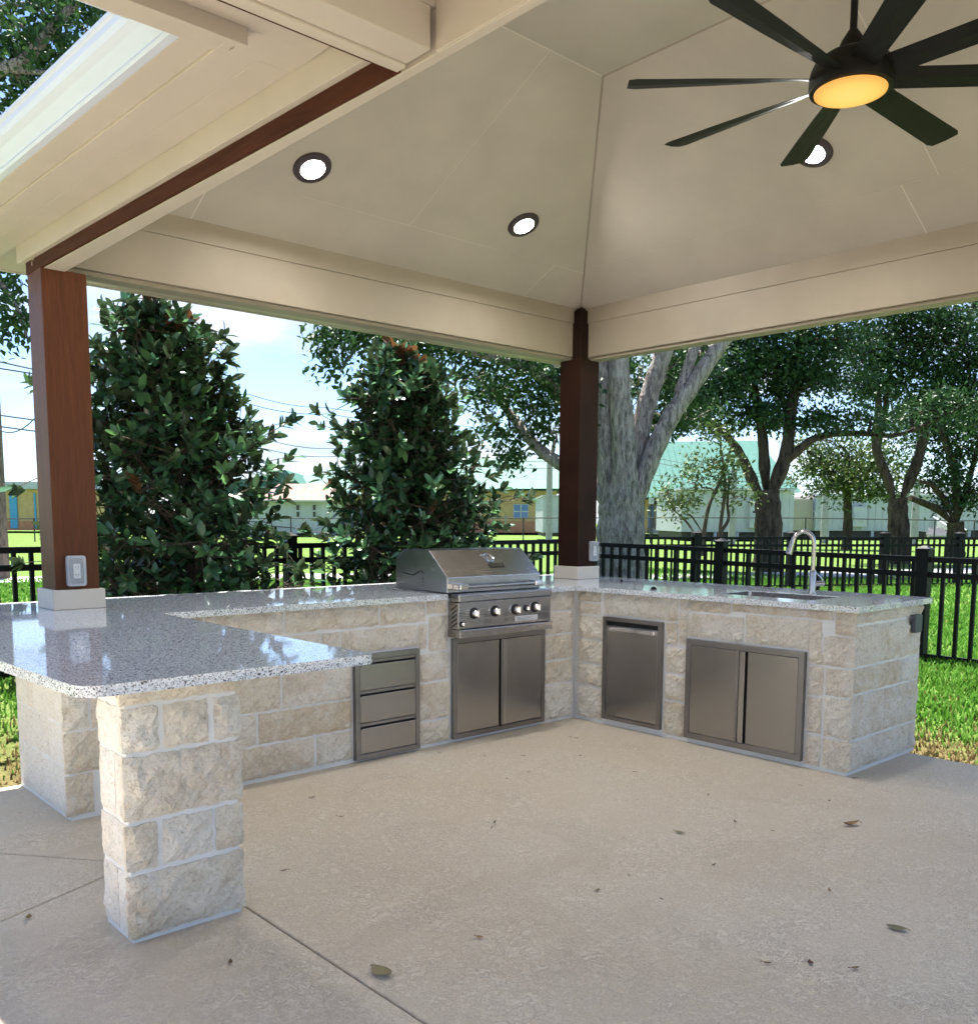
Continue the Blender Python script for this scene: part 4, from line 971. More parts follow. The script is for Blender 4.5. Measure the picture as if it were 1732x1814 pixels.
clus = [cl(1200, 690, 20.5, 50, 40, 1.2, 120), cl(1262, 700, 20.3, 60, 45, 1.3, 170), cl(1230, 640, 20, 55, 45, 1.2, 120), cl(1320, 660, 20, 60, 55, 1.4, 190), cl(1300, 590, 20, 70, 50, 1.5, 190), cl(1390, 640, 19.8, 60, 60, 1.4, 200),
        cl(1380, 570, 19.6, 70, 40, 1.5, 190), cl(1455, 600, 19.5, 55, 60, 1.4, 190), cl(1450, 680, 19.6, 45, 45, 1.2, 120), cl(1480, 740, 19.4, 40, 24, 1.0, 70), cl(1330, 730, 20.2, 60, 26, 1.2, 90), cl(1180, 740, 20.5, 30, 20, .8, 40), cl(1400, 735, 20, 40, 22, 1, 60),
        cl(1255, 745, 20.2, 40, 22, .9, 60), cl(1610, 735, 19, 50, 26, .9, 60), cl(1690, 715, 18.8, 50, 30, .9, 70), cl(1540, 745, 19.2, 34, 20, .7, 34), cl(1350, 500, 20, 200, 50, 2.5, 200), cl(1350, 360, 20, 220, 90, 3, 180)]
tree('oak_tree', 'dark leaning oak whose long limb reaches right over the lawn', b2, limbs, clus, M['leaf_oak2'], M['bark_dark'], .105, 13, twig=.02, leafw=.5)
d3 = 24.0; b3 = gbase(1592, d3)
limbs = [([b3-np.array([0, 0, .1]), b3+np.array([0, 0, .2]), at(1592, 950, d3), at(1590, 905, d3), at(1590, 882, d3)], .32, .235),
         lim([(1586, 895), (1572, 850), (1556, 810), (1550, 770), (1556, 720), (1548, 660), (1535, 590), (1530, 480)], d3, .15, .06),
         lim([(1594, 890), (1612, 850), (1630, 800), (1640, 740), (1652, 690), (1680, 640), (1710, 590), (1740, 480)], d3, .17, .07),
         lim([(1556, 800), (1566, 740), (1572, 680), (1580, 600)], d3+.3, .09, .05)]
clus = [cl(1530, 620, 24, 45, 60, 1.6, 170), cl(1590, 600, 24, 50, 50, 1.7, 190), cl(1600, 680, 24.3, 45, 50, 1.5, 150), cl(1660, 610, 23.6, 60, 55, 1.8, 230), cl(1720, 640, 23.2, 50, 70, 1.8, 220), cl(1660, 700, 23.6, 45, 45, 1.6, 140), cl(1545, 700, 24.2, 30, 40, 1.2, 80),
        cl(1620, 540, 23.6, 110, 30, 2, 220), cl(1720, 720, 23.4, 40, 40, 1.4, 110), cl(1640, 450, 24, 220, 70, 3, 220), cl(1830, 600, 24, 120, 120, 3, 220)]
tree('oak_tree', 'dark oak forking low, in front of the second white portable building', b3, limbs, clus, M['leaf_oak2'], M['bark_dark'], .115, 13, twig=.022, leafw=.5)
d4 = 29.0; b4 = gbase(1693, d4)
limbs = [([b4-np.array([0, 0, .1]), b4+np.array([0, 0, .2]), at(1693, 950, d4), at(1692, 925, d4)], .34, .25),
         lim([(1688, 930), (1665, 905), (1640, 893), (1612, 882)], [d4, d4, d4-.3, d4-.6], .15, .09),
         lim([(1690, 930), (1676, 890), (1650, 860), (1628, 852)], [d4, d4, d4-.2, d4-.4], .12, .05),
         lim([(1692, 930), (1694, 880), (1690, 830), (1672, 780), (1660, 720)], d4, .17, .07),
         lim([(1694, 930), (1708, 880), (1724, 820), (1738, 760)], d4, .14, .06)]
clus = [cl(1700, 800, 29, 40, 40, 1.8, 130), cl(1650, 780, 29.5, 35, 35, 1.6, 90), cl(1728, 870, 28.6, 30, 40, 1.6, 110), cl(1720, 740, 29, 50, 40, 2, 150), cl(1640, 730, 29.5, 50, 30, 2, 110), cl(1660, 850, 29.4, 18, 20, 1, 24), cl(1800, 780, 29, 60, 90, 2.5, 160)]
tree('oak_tree', 'farthest dark oak at the right edge with a low left limb', b4, limbs, clus, M['leaf_oak2'], M['bark_dark'], .15, 10, twig=.025, leafw=.5)
# lighter tree behind
d6 = 36.0; b6 = gbase(1500, d6)
limbs = [([b6, b6+np.array([0, 0, 1.2]), at(1500, 860, d6), at(1500, 800, d6)], .22, .10), lim([(1500, 860), (1460, 820), (1430, 800)], d6, .09, .04), lim([(1500, 850), (1545, 815), (1580, 800)], d6, .09, .04)]
clus = [cl(1450, 830, 36, 42, 34, 1.6, 120), cl(1500, 810, 36, 50, 40, 1.8, 170), cl(1550, 830, 35.6, 42, 40, 1.6, 150), cl(1520, 862, 35.4, 50, 26, 1.5, 120), cl(1470, 862, 35.6, 35, 20, 1.2, 60), cl(1575, 880, 35.2, 26, 22, 1, 50), cl(1480, 780, 36, 60, 24, 1.6, 80)]
tree('small_tree', 'light yellow-green tree drooping in front of the portable building', b6, limbs, clus, M['leaf_light'], M['bark_dark'], .17, 9, twig=.02, leafw=.45)
# crepe myrtle with thin stems
d5 = 17.5; b5 = gbase(1262, d5)
limbs = [lim([(1242, 985), (1247, 940), (1256, 895), (1274, 855), (1290, 810), (1300, 770)], d5, .05, .02), lim([(1272, 985), (1276, 930), (1284, 870), (1282, 830), (1276, 790)], d5, .045, .018),
         lim([(1268, 985), (1276, 945), (1290, 920), (1288, 890), (1292, 850)], d5+.1, .045, .02), lim([(1232, 950), (1220, 930), (1206, 915), (1195, 905)], d5, .03, .012), lim([(1245, 945), (1225, 915), (1215, 910)], d5, .03, .012)]
clus = [cl(1250, 820, 17.5, 45, 30, .6, 60), cl(1290, 850, 17.5, 35, 34, .6, 46), cl(1225, 855, 17.5, 35, 26, .5, 36), cl(1310, 880, 17.6, 20, 22, .4, 18), cl(1195, 895, 17.4, 24, 26, .4, 60), cl(1180, 870, 17.4, 18, 20, .3, 24), cl(1262, 780, 17.6, 34, 22, .5, 30)]
tree('crepe_myrtle', 'slender multi-stemmed small tree between the pale trunk and the oak', b5, limbs, clus, M['leaf_light'], M['bark_brown'], .09, 7, twig=.008, leafw=.42)
# tree over the roof at the upper left with a hanging branch
d0 = 9.0; b0 = gbase(-160, d0)
limbs = [([b0, b0+np.array([0, 0, 1.5]), at(-150, 500, d0), at(-120, 300, d0), at(-80, 150, d0)], .30, .16), lim([(-80, 180), (-20, 130), (40, 110), (90, 50), (140, 0), (190, -60)], d0, .085, .03),
         lim([(-90, 250), (-30, 130), (30, 125), (100, 130)], d0, .05, .02), lim([(-80, 150), (-20, 30), (60, 10), (110, 70)], d0+.4, .045, .015), lim([(-130, 420), (-60, 470), (0, 500), (40, 560)], [d0, d0-.4, d0-.8, d0-1], .035, .01)]
clus = [cl(20, 30, 9, 60, 50, .7, 85), cl(80, 60, 9.2, 55, 45, .7, 80), cl(30, 110, 9.2, 50, 40, .6, 60), cl(120, 20, 9.3, 45, 40, .6, 70), cl(150, 70, 9.3, 26, 40, .5, 40), cl(60, 170, 9.3, 40, 36, .5, 46), cl(15, 200, 9.2, 30, 34, .5, 40), cl(110, 120, 9.4, 34, 30, .5, 34),
        cl(-60, 60, 9, 70, 120, 1, 130), cl(60, -60, 9, 150, 60, 1.2, 150), cl(12, 505, 8.2, 26, 22, .25, 30), cl(30, 560, 8.0, 22, 34, .2, 26), cl(10, 585, 8.1, 16, 26, .2, 16), cl(48, 600, 8.0, 8, 20, .15, 7), cl(-60, 560, 8.2, 60, 70, .4, 50)]
tree('shade_tree', 'tree whose branches show above the gutter at the upper left', b0, limbs, clus, M['leaf_oak'], M['bark_pale'], .085, 6, twig=.010, leafw=.5)

# --- magnolias between counter and fence
def magnolia(label, cx, cy, rx, ry, apex, top, zwide, nbr, lean=0, cone=.9):
    g_ = float(ground_h(cx, cy)); root = empty('magnolia_tree', (cx, cy, g_), label, 'tree', 'magnolias behind the counter')
    tm = MB(); stem = smooth_path([(cx, cy, g_-.05), (cx+.02, cy, g_+.6), (cx+(apex-cx)*.5, cy+.02, g_+1.4), (apex, cy, top-.15)], 5)
    tm.tube(stem, [.045-.036*i/(len(stem)-1) for i in range(len(stem))], 8); stem = np.array(stem)
    C_, A_, N_, Ln, rust = [], [], [], [], []
    def rosette(p, d_, n, l0, young):
        d_ = unit(np.array(d_)); s = unit(np.cross(d_, [0.3, .2, 1])); t = np.cross(d_, s); ph = rng.random()*6.28
        for k_ in range(n):
            a_ = ph+k_*2.399; sp_ = rng.uniform(.25, 1.15) if not young else rng.uniform(.1, .6)
            ax_ = unit(d_*math.cos(sp_)+(s*math.cos(a_)+t*math.sin(a_))*math.sin(sp_)+np.array([0, 0, -.12]))
            nn = d_-ax_*(d_@ax_)+rng.normal(0, .25, 3)+np.array([0, 0, .35]); nn = unit(nn-ax_*(nn@ax_))
            C_.append(np.array(p)-d_*rng.uniform(0, .07)); A_.append(ax_); N_.append(nn); Ln.append(l0*rng.uniform(.55, 1.35)); rust.append(young and rng.random() < .75)
    for i in range(nbr):
        f_ = (i+.5)/nbr; z0 = g_+.02+(top-.12-g_)*f_**.92
        zz_ = z0; hh = (zz_-g_)/(top-g_)
        prof = np.interp(hh, [0, .12, zwide, .62, .82, .94, 1], [.78, .97, 1.0, .84*cone, .50*cone, .22, .08])
        a_ = i*2.399+rng.normal(0, .25); j = int(np.argmin(np.abs(stem[:, 2]-max(g_+.1, zz_-.25)))); s0 = stem[j]
        axx = np.interp(hh, [0, 1], [cx, apex])
        rr = rng.uniform(.72, 1.03)*prof
        end = np.array([axx+math.cos(a_)*rx*rr, cy+math.sin(a_)*ry*rr, zz_+rng.uniform(-.04, .16)])
        br = wander(s0, end, 5, .035); tm.tube(br, np.linspace(.014, .004, 5), 5, False)
        dirb = unit(end-s0)
        young = hh > .93 or rng.random() < .03
        rosette(end, dirb+np.array([0, 0, .55]), 9, .102, young)
        for q in range(19):
            t_ = rng.uniform(.30, .97); p_ = s0+(end-s0)*t_; off = rng.normal(0, 1, 3)*np.array([.17, .17, .15])*prof**.4
            e_ = p_+off; tm.tube([p_, e_], [.004, .0025], 4, False); rosette(e_, unit(off)+dirb*.5+np.array([0, 0, .45]), 8, .094, hh > .93 and rng.random() < .4)
    tm.build('trunk', M['bark_brown'], root, True, fix=False)
    C_ = np.array(C_); A_ = np.array(A_); N_ = np.array(N_); Ln = np.array(Ln); rust = np.array(rust)
    Wd = Ln*.44
    # the leaves nearest the eye become single pieces
    vis = np.argsort(np.linalg.norm(C_-CAM, axis=1)+rng.normal(0, .12, len(C_)))[:300]; mask = np.zeros(len(C_), bool); mask[vis] = True
    base_v = [(a_, c_*.44, l_) for a_, c_, l_ in MAGS[0]]
    protos = []
    for mname in ('leaf_mag', 'leaf_rust'):
        me = bpy.data.meshes.new('leaf'); me.from_pydata(base_v, [], MAGS[1]); me.materials.append(M[mname]); me.polygons.foreach_set('use_smooth', [True]*len(MAGS[1])); me.update(); protos.append(me)
    rl = Vector(root.location)
    for i in vis:
        o_ = bpy.data.objects.new('leaf', protos[int(rust[i])]); col.objects.link(o_); o_.parent = root
        ax_ = Vector(A_[i]); nn = Vector(N_[i]); bb = nn.cross(ax_); m3 = Matrix((ax_, bb, nn)).transposed()
        o_.matrix_local = Matrix.Translation(Vector(C_[i])-rl) @ m3.to_4x4() @ Matrix.Scale(float(Ln[i]), 4)
    for kind_, mname in ((False, 'leaf_mag'), (True, 'leaf_rust')):
        s_ = (~mask) & (rust == kind_)
        if not s_.any(): continue
        V, F_ = leaf_arrays(C_[s_], A_[s_], N_[s_], Ln[s_], Wd[s_], MAGS)
        o_ = np_mesh('foliage', V, F_, M[mname], root, np.repeat(rng.random(int(s_.sum())), 10), smooth=True); o_['kind'] = 'stuff'
magnolia('leafy magnolia beside the left brown post, spire top against the sky', -1.93, 1.74, .83, .58, -2.12, 2.80, .34, 84, cone=.98)
magnolia('leafy magnolia directly behind the grill, reddish young leaves at its top', .05, 1.74, .93, .60, -.16, 2.77, .34, 86, cone=.90)
# ------------------------------------------------------------------ grass
def grass():
    P_ = []
    def scatter(x0, x1, y0, y1, n): P_.append(np.stack([rng.uniform(x0, x1, n), rng.uniform(y0, y1, n)], 1))
    scatter(.79, 3.0, -4.0, 2.4, 42000); scatter(3.0, 7.5, -3.5, 4.5, 36000); scatter(-5.5, 3.0, .78, 2.6, 26000); scatter(-6, 4, 2.6, 7, 30000); scatter(3, 12, 2, 9, 26000); scatter(7.5, 14, -2.5, 3, 12000); scatter(-6, 4, 7, 13, 22000)
    P_ = np.concatenate(P_); m = len(P_); z = ground_h(P_[:, 0], P_[:, 1]); dead = dead_f(P_[:, 0], P_[:, 1])
    keep = (rng.random(m) > dead*.45); P_ = P_[keep]; z = z[keep]; dead = dead[keep]; m = len(P_)
    dist = np.hypot(P_[:, 0]-CAM[0], P_[:, 1]-CAM[1])
    h_ = rng.uniform(.030, .075, m)*(1-.35*dead); wd = .0035+.00055*dist; a_ = rng.uniform(0, 6.283, m); l_ = rng.uniform(.1, .8, m)*h_
    c = np.stack([P_[:, 0], P_[:, 1], z-.005], 1); s = np.stack([np.cos(a_), np.sin(a_), 0*a_], 1); t = np.stack([-np.sin(a_), np.cos(a_), 0*a_], 1)
    V = np.zeros((m, 5, 3)); V[:, 0] = c-s*wd[:, None]; V[:, 1] = c+s*wd[:, None]
    mid = c+t*(l_*.3)[:, None]; mid[:, 2] += h_*.6; V[:, 2] = mid+s*(wd*.75)[:, None]; V[:, 3] = mid-s*(wd*.75)[:, None]
    tp = c+t*l_[:, None]; tp[:, 2] += h_; V[:, 4] = tp
    F_ = np.array([(0, 1, 2), (0, 2, 3), (3, 2, 4)])[None]+(np.arange(m)*5)[:, None, None]
    dd_ = (rng.random(m) < dead*.85+.02).astype(float)
    o = np_mesh('grass_blades', V.reshape(-1, 3), F_.reshape(-1, 3), M['blade'], None, np.repeat(rng.random(m), 5), {'dead': np.repeat(dd_, 5)})
    tag(o, 'short green lawn grass with browned edges beside the patio', 'grass', kind='stuff')
grass()
def tuft(label, p, n, h, spread):
    a_ = rng.uniform(0, 6.283, n); r_ = rng.random(n)*.10; root = empty('ornamental_grass', p, label, 'plant', 'grass clumps by the fence')
    V = []; F_ = []
    for i in range(n):
        d_ = np.array([math.cos(a_[i]), math.sin(a_[i]), 0]); s = np.array([-d_[1], d_[0], 0])*.006; hh = h*rng.uniform(.6, 1.1); sp_ = spread*rng.uniform(.3, 1.2); b_ = np.array(p)+d_*r_[i]; k0 = len(V)
        for t in (0, .35, .7, 1):
            q = b_+d_*sp_*t**1.6+np.array([0, 0, hh*(t-.28*t**3)]); V += [q-s*(1-t*.85), q+s*(1-t*.85)]
        F_ += [(k0+2*j, k0+2*j+1, k0+2*j+3, k0+2*j+2) for j in range(3)]
    o = np_mesh('blades', np.array(V), np.array(F_), M['blade'], root, rng.random(len(V)), {'dead': np.zeros(len(V))})
for u_, d_, lb in ((1290, 9.0, 'arching grass clump at the foot of the fence post left of the faucet'), (1345, 8.6, 'arching grass clump behind the fence just left of the faucet')):
    q = at(u_, 1000, d_); tuft(lb, (q[0], q[1], float(ground_h(q[0], q[1]))), 120, .52, .34)

# ================================================================== FAR BUILDINGS
def bld(name, label, cat, d, group=None):
    p = CAM+FH*d; return empty(name, (p[0], p[1], .26), label, cat, group, rz=-YAW)
def lb(root, d, u0, v0, u1, v1, dep0, dep1, nm, mat, parent=None, bev=0):
    """box spanning photo-space corners measured at distance d, with real depth dep0..dep1 behind that plane"""
    x0, z1 = lat(u0, v0, d); x1, z0 = lat(u1, v1, d)
    o = MB().box(x0, dep0, max(z0, .15)-.26, x1, dep1, z1-.26).build(nm, mat, root, bev=bev, local=True)
    if parent is not None:
        o.parent = parent; o.matrix_parent_inverse = Matrix.Identity(4)
    return o
def siding(root, d, u0, v0, u1, v1, wallm, step=.40, parent=None):
    wl = lb(root, d, u0, v0, u1, v1, 0, 7.5, 'wall', wallm)
    x0, z1 = lat(u0, v0, d); x1, z0 = lat(u1, v1, d); n = max(1, int((x1-x0)/step)); pr = None
    for i in range(n):
        if pr is None:
            pr = MB().box(-.035, -.03, 0, .035, 0, 1).build('siding_rib', wallm, wl, local=True); c = pr
        else: c = pr.copy(); col.objects.link(c)
        c.location = (x0+(i+.5)*(x1-x0)/n, 0, max(z0, .2)-.26); c.scale = (1, 1, z1-max(z0, .2))
    return wl
def window(root, d, u0, v0, u1, v1, glass, frame, parent, nx=2, nz=2, off=-.02):
    w_ = lb(root, d, u0, v0, u1, v1, off-.04, off, 'window', frame, parent)
    x0, z1 = lat(u0, v0, d); x1, z0 = lat(u1, v1, d); b_ = .06
    for i in range(nx):
        for j in range(nz):
            xa = x0+(x1-x0)*i/nx+b_/2+.02; xb = x0+(x1-x0)*(i+1)/nx-b_/2-.02; za = z0+(z1-z0)*j/nz+b_/2+.02; zb_ = z0+(z1-z0)*(j+1)/nz-b_/2-.02
            o = MB().box(xa, off-.055, za-.26, xb, off-.041, zb_-.26).build('pane', glass, w_, local=True); o.matrix_parent_inverse = Matrix.Identity(4)
# portable classrooms
def portable(label, d, u0, u1, vt, vb, wallm, ac=None, ends=None, door=None):
    r_ = bld('portable_building', label, 'building', d, 'white portable buildings'); wl = siding(r_, d, u0, vt, u1, vb, wallm)
    lb(r_, d, u0-2, vt-5, u1+2, vt, -.25, 7.8, 'roof_edge', M['siding'])
    lb(r_, d, u0+1, vb, u1-1, vb+14, .25, 7.2, 'skirting', M['dark'])
    n = 5
    for i in range(n): uu = u0+(u1-u0)*(i+.5)/n; lb(r_, d, uu-2, vb, uu+2, vb+14, .0, .5, 'pier', M['grey_roof'])
    if ac:
        a_ = lb(r_, d, ac-11, vt+18, ac+11, vb-8, -.35, 0, 'wall_unit', M['siding'], None); lb(r_, d, ac-10, vb-32, ac+10, vb-18, -.40, -.352, 'unit_grille', M['grey_roof'], a_)
        lb(r_, d, ac-7, vt+36, ac+7, vt+40, -.37, -.352, 'vent_slot', M['dark'], a_)
    if ends: lb(r_, d, ends[0], vt+2, ends[1], vb-2, -.02, 5, 'end_wall', M['siding_cream'])
    return r_
portable('white portable building behind the oak trunk with the leaning fork', 50, 1208, 1404, 869, 943, M['siding'], ac=1337)
r_ = portable('long white portable building with a cream end wall, right of the faucet', 54, 1446, 1644, 880, 941, M['siding'], ac=1519)
lb(r_, 54, 1404, 884, 1446, 940, .4, 7, 'end_wall', M['siding_cream']); window(r_, 54, 1443, 888, 1448, 924, M['dark'], M['siding'], None, 1, 2, .38)
r_ = portable('white portable building at the far right edge', 58, 1702, 1850, 878, 940, M['siding'])
r_ = bld('deck_stairs', 'grey wooden entry stairs and door between two white portables', 'stairs', 57)
lb(r_, 57, 1646, 880, 1700, 936, 3.0, 3.3, 'back_wall', M['siding']); lb(r_, 57, 1650, 884, 1668, 934, 2.9, 2.99, 'door', M['dark'])
for i in range(6): lb(r_, 57, 1646, 948-2.6*i, 1690, 951-2.6*i, .28*i, .28*i+.3, 'step', M['greywood'])
for s in (0, 1): x0, z0 = lat(1670+s*22, 930, 57); MB().tube([(x0, 1.6, z0+.6-.26), (x0+.7, 0, .6)], .04, 6).build('handrail', M['siding'], r_, local=True)
# white metal box left of the post
r_ = bld('storage_container', 'small white ribbed metal shed seen left of the corner post', 'shed', 46); siding(r_, 46, 962, 880, 1040, 944, M['siding'], .28); lb(r_, 46, 964, 944, 1038, 951, .2, 6, 'skirting', M['dark'])
lb(r_, 46, 960, 877, 1042, 880, -.1, 7.6, 'roof_edge', M['siding'])
# yellow brick school with green roof
r_ = bld('school_building', 'yellow brick school wing with a blue window and pale green roof', 'building', 68)
wl = lb(r_, 68, 640, 868, 985, 944, 0, 12, 'wall', M['yellow_brick'])
for v_ in (877, 891): lb(r_, 68, 700, v_, 960, v_+1.6, -.03, 0, 'brick_band', M['red_brick'], wl)
lb(r_, 68, 640, 922, 985, 944, -.06, 0, 'brick_base', M['red_brick'], wl)
window(r_, 68, 909, 893, 936, 919, M['blue_glass'], M['siding'], wl)
xa, za = lat(630, 868, 68); xb, zb_ = lat(990, 866, 68); xc, zc_ = lat(760, 832, 68); xd, zd = lat(960, 830, 68)
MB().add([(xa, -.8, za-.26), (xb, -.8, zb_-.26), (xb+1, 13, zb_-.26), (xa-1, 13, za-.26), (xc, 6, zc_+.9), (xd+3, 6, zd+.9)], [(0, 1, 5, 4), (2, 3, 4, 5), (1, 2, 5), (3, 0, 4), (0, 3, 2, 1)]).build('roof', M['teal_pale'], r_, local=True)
lb(r_, 68, 630, 866.5, 990, 869.5, -.85, -.7, 'eave_trim', M['teal'])
# teal canopy entrance
r_ = bld('school_entrance', 'school entrance under a bright teal metal roof behind the slender tree', 'building', 62)
xa, za = lat(1128, 882, 62); xb, zb_ = lat(1420, 872, 62); xc, zc_ = lat(1160, 800, 62); xd, zd = lat(1400, 796, 62)
MB().add([(xa, 0, za-.26), (xb, 0, zb_-.26), (xb, 16, zb_-.26), (xa, 16, za-.26), (xc, 8, zc_+1.0), (xd, 8, zd+1.0)], [(0, 1, 5, 4), (2, 3, 4, 5), (1, 2, 5), (3, 0, 4), (0, 3, 2, 1)]).build('roof', M['teal'], r_, local=True)
for i in range(22):
    t = (i+.5)/22; x0 = xa+(xb-xa)*t; x1 = xc+(xd-xc)*t; z0 = za+(zb_-za)*t-.24; MB().tube([(x0, -.0, z0), (x1, 7.98, zc_+1.02)], .035, 4).build('roof_rib', M['teal'], r_, local=True)
wl = lb(r_, 62, 1125, 882, 1215, 945, 4, 9, 'wall', M['siding_cream']); lb(r_, 62, 1155, 895, 1175, 938, 3.9, 3.99, 'door', M['blue_glass'], wl)
lb(r_, 62, 1128, 884, 1215, 892, 3.7, 3.95, 'dark_header', M['dark'], wl)
for u_ in (1136, 1152, 1206): lb(r_, 62, u_, 884, u_+4, 945, 2, 2.3, 'column', M['yellow_brick'])
lb(r_, 62, 1158, 936, 1200, 946, 1.2, 3.5, 'ramp', M['greywood'])
# white house with brown roof between the magnolias
r_ = bld('school_annex', 'white sided annex with a brown shingle roof seen between the two magnolias', 'building', 56); wl = siding(r_, 56, 430, 886, 572, 945, M['siding'])
for u_ in (455, 528, 557): window(r_, 56, u_-4, 893, u_+4, 917, M['dark'], M['siding'], wl, 1, 2)
xa, za = lat(420, 887, 56); xb, zb_ = lat(582, 887, 56); xc, zc_ = lat(470, 866, 56); xd, zd = lat(575, 866, 56)
MB().add([(xa, -.5, za-.26), (xb, -.5, zb_-.26), (xb, 9, zb_-.26), (xa, 9, za-.26), (xc, 4, zc_+.2), (xd, 4, zd+.2)], [(0, 1, 5, 4), (2, 3, 4, 5), (1, 2, 5), (3, 0, 4), (0, 3, 2, 1)]).build('roof', M['pink_roof'], r_, local=True)
lb(r_, 56, 420, 885.5, 582, 889, -.55, -.4, 'eave_trim', M['siding']); lb(r_, 56, 432, 943, 572, 952, .3, 7, 'skirting', M['dark'])
for i in range(7): uu = 440+20*i; lb(r_, 56, uu, 943, uu+5, 952, -.02, .4, 'pier', M['grey_roof'])
# teal gable and green roof far behind it
r_ = bld('school_hall', 'far hall with a teal gabled roof rising behind the white annex', 'building', 95)
xa, za = lat(300, 880, 95); xb, zb_ = lat(700, 880, 95); xm, zm = lat(505, 832, 95); xn, zn = lat(700, 838, 95); xe, ze = lat(548, 874, 95)
lb(r_, 95, 300, 866, 700, 935, 4, 20, 'wall', M['yellow_brick'])
MB().add([(xa, 0, za-.26), (xe, 0, ze-.26), (xm, 0, zm-.26), (xa, 14, za-.26), (xe, 14, ze-.26), (xm-.5, 14, zm-.26)], [(0, 1, 2), (3, 5, 4), (1, 4, 5, 2), (0, 2, 5, 3)]).build('roof', M['teal'], r_, local=True)
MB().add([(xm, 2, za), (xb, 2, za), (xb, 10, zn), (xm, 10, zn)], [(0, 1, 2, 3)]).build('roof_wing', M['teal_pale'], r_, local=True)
# building at the left edge
r_ = bld('school_wing', 'yellow wall with a blue door under a grey flat roof at the left edge', 'building', 66); wl = lb(r_, 66, -120, 866, 160, 940, 0, 9, 'wall', M['yellow_brick'])
lb(r_, 66, -125, 853, 165, 867, -.4, 9.2, 'roof', M['grey_roof']); d_ = lb(r_, 66, 17, 874, 33, 936, -.10, 0, 'door', M['blue_door'], wl); lb(r_, 66, -120, 922, 160, 940, -.05, 0, 'brick_base', M['red_brick'], wl)
lb(r_, 66, 60, 874, 66, 936, -.08, 0, 'door', M['blue_door'], wl)
# sign board by the entrance
sg = bld('sign_post', 'small blank white sign on a post in front of the school entrance', 'sign', 45); lb(sg, 45, 1149, 882, 1158, 893, 0, .03, 'panel', M['siding']); x0, z0 = lat(1153.5, 893, 45); MB().tube([(x0, .05, -.05), (x0, .05, z0)], .04, 6).build('post', M['galv'], sg, local=True)
# poles and wires
def pole(u, d, top_v, r0, label, mat):
    g_ = gbase(u, d); t = at(u, top_v, d); o = MB().tube([g_-np.array([0, 0, .1]), (g_[0], g_[1], t[2]*.5), (g_[0], g_[1], t[2])], [r0, r0*.92, r0*.8], 12).build('utility_pole', mat, None, True); tag(o, label, 'pole', 'utility poles'); return o
pole(-4, 16.2, 300, .17, 'thick brown wooden utility pole at the left edge beside the post', M['wood_pole'])
pole(972, 44, 812, .17, 'grey wooden utility pole in front of the small white shed', M['greywood'])
pole(1296, 44, 830, .17, 'pale utility pole in front of the first portable building', M['greywood'])
pole(1460, 46, 850, .2, 'pale wooden pole at the corner of the cream end wall', M['greywood']); pole(1619, 46, 850, .2, 'pale wooden pole beside the second portable building', M['greywood'])
def wire(pts, label, r=.016):
    P_ = [at(*p) for p in pts]; out = []
    for i in range(len(P_)-1):
        for t in np.linspace(0, 1, 10, endpoint=False):
            q = P_[i]+(P_[i+1]-P_[i])*t; q = q-np.array([0, 0, 4*t*(1-t)*.12]); out.append(q)
    out.append(P_[-1]); o = MB().tube(out, r, 5).build('power_line', M['wire'], None, True, fix=False); tag(o, label, 'wire', 'power lines')
wire([(-4, 640, 16.2), (440, 715, 30), (580, 733, 34), (980, 780, 44), (1300, 842, 44), (1800, 860, 60)], 'highest power line crossing the sky between the magnolias', .014)
wire([(-4, 652, 16.2), (440, 698, 30), (580, 722, 34), (980, 768, 44), (1300, 836, 44), (1800, 850, 60)], 'power line just above another between the magnolias', .012)
wire([(-4, 735, 16.2), (470, 778, 32), (600, 794, 36), (980, 818, 44), (1300, 852, 44), (1800, 868, 60)], 'lower power line crossing above the white annex', .014)
wire([(-4, 755, 16.2), (470, 795, 32), (600, 808, 36), (980, 830, 44), (1300, 860, 44), (1800, 876, 60)], 'lowest power line just above the annex roof', .014)
wire([(-4, 760, 16.2), (60, 742, 14), (200, 720, 12), (420, 700, 11)], 'service cable rising from the pole behind the left post', .010)

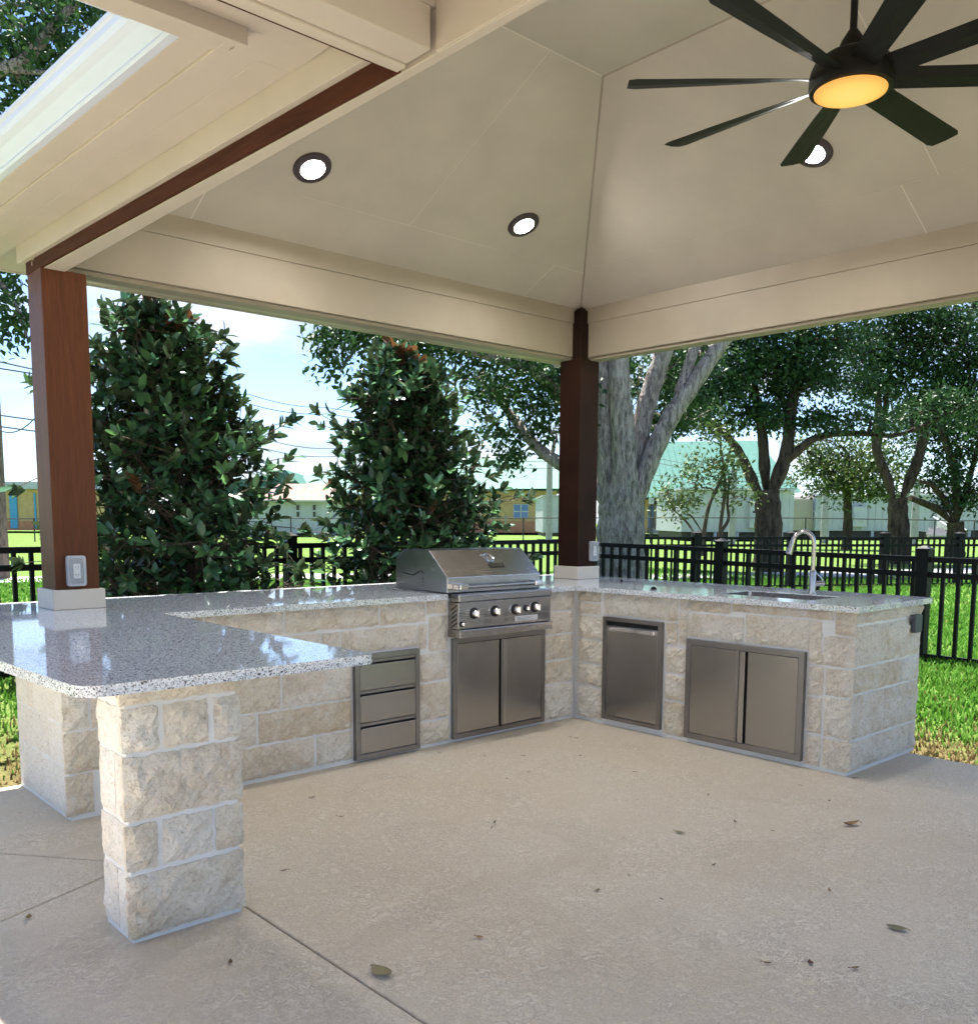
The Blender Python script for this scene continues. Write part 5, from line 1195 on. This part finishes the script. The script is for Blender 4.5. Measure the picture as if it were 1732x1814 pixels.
# ================================================================== fallen leaves
M['leaf_dead'] = leafmat('fallen_leaf', [(.16, .10, .05), (.22, .14, .07), (.09, .06, .035), (.17, .14, .07)], None, .7, .1)
M['leaf_red'] = plain('red_leaf', (.10, .02, .02), .6); M['leaf_tan'] = plain('tan_leaf', (.26, .155, .06), .6); M['leaf_olive'] = plain('olive_leaf', (.19, .16, .075), .6)
def dleaf(u, v, ln, label, mat, curl=.12, wd=.42, grp=None):
    p = onz(u, v, 0); a_ = rng.uniform(0, 6.28); n = 7; V = []; F_ = []
    for i in range(n):
        t = i/(n-1); hw_ = ln*wd*math.sin(math.pi*min(1, t*.96+.03))**.8*.5; zc = .003+ln*curl*(2*t-1)**2
        for s in (-1, 0, 1): V.append((ln*(t-.5), s*hw_, zc+abs(s)*ln*curl*.55*math.sin(math.pi*t)))
    for i in range(n-1):
        for s in range(2): F_.append((3*i+s, 3*i+s+1, 3*i+s+4, 3*i+s+3))
    root = empty('fallen_leaf', (p[0], p[1], .001), label, 'leaf', grp or 'leaves on the patio', rz=a_)
    o = from_data('leaf_blade', V, F_, mat, root, True, local=True)
    MB().tube([(-ln*.5, 0, .004+ln*curl), (-ln*.68, .004, .006)], .0012, 4).build('stalk', mat, root, local=True)
dleaf(676, 1727, .085, 'large curled olive-brown leaf on the joint near the bottom of the picture', M['leaf_olive'], .16, .62)
dleaf(1506, 1463, .085, 'curled orange-brown leaf with a stalk on the right of the patio', M['leaf_tan'], .2, .42)
dleaf(1587, 1647, .065, 'grey-green leaf lying flat on the lower right of the patio', M['leaf_olive'], .1, .6)
dleaf(1435, 1708, .026, 'tiny dark red leaf on the lower right of the patio', M['leaf_red'], .1, .7)
dleaf(1204, 1477, .05, 'olive leaf in the middle right of the bare patio', M['leaf_olive'], .12, .45)
dleaf(51, 1629, .03, 'small dark crumpled leaf by the joint at the left edge', M['leaf_dead'], .3, .7)
dleaf(849, 1663, .028, 'small tan leaf on the open patio left of the middle', M['leaf_tan'], .15, .6)
c7 = [(265, 102), (395, 150), (520, 45), (540, 49), (550, 101), (382, 102), (330, 170), (370, 228), (710, 150), (1205, 190), (1290, 236), (1363, 168), (695, 459), (790, 528), (1105, 720), (1365, 735), (1290, 503), (600, 503), (945, 428), (295, 300), (285, 317), (930, 218), (1010, 298), (130, 92), (1120, 325)]
for i, (a_, b_) in enumerate(c7):
    dleaf(700+a_/1.678, 1280+b_/1.678, float(rng.uniform(.014, .032)), 'small dry brown leaf scattered on the tan patio concrete', M['leaf_dead'] if i % 4 else M['leaf_tan'], .14, .45, 'small dry leaves on the patio')
for a_, b_ in ((1010, 810), (1243, 408), (1493, 170), (1370, 85)):
    dleaf(a_/2.474, 1380+b_/2.474, .032, 'small dry brown leaf scattered on the tan patio concrete', M['leaf_dead'], .14, .4, 'small dry leaves on the patio')
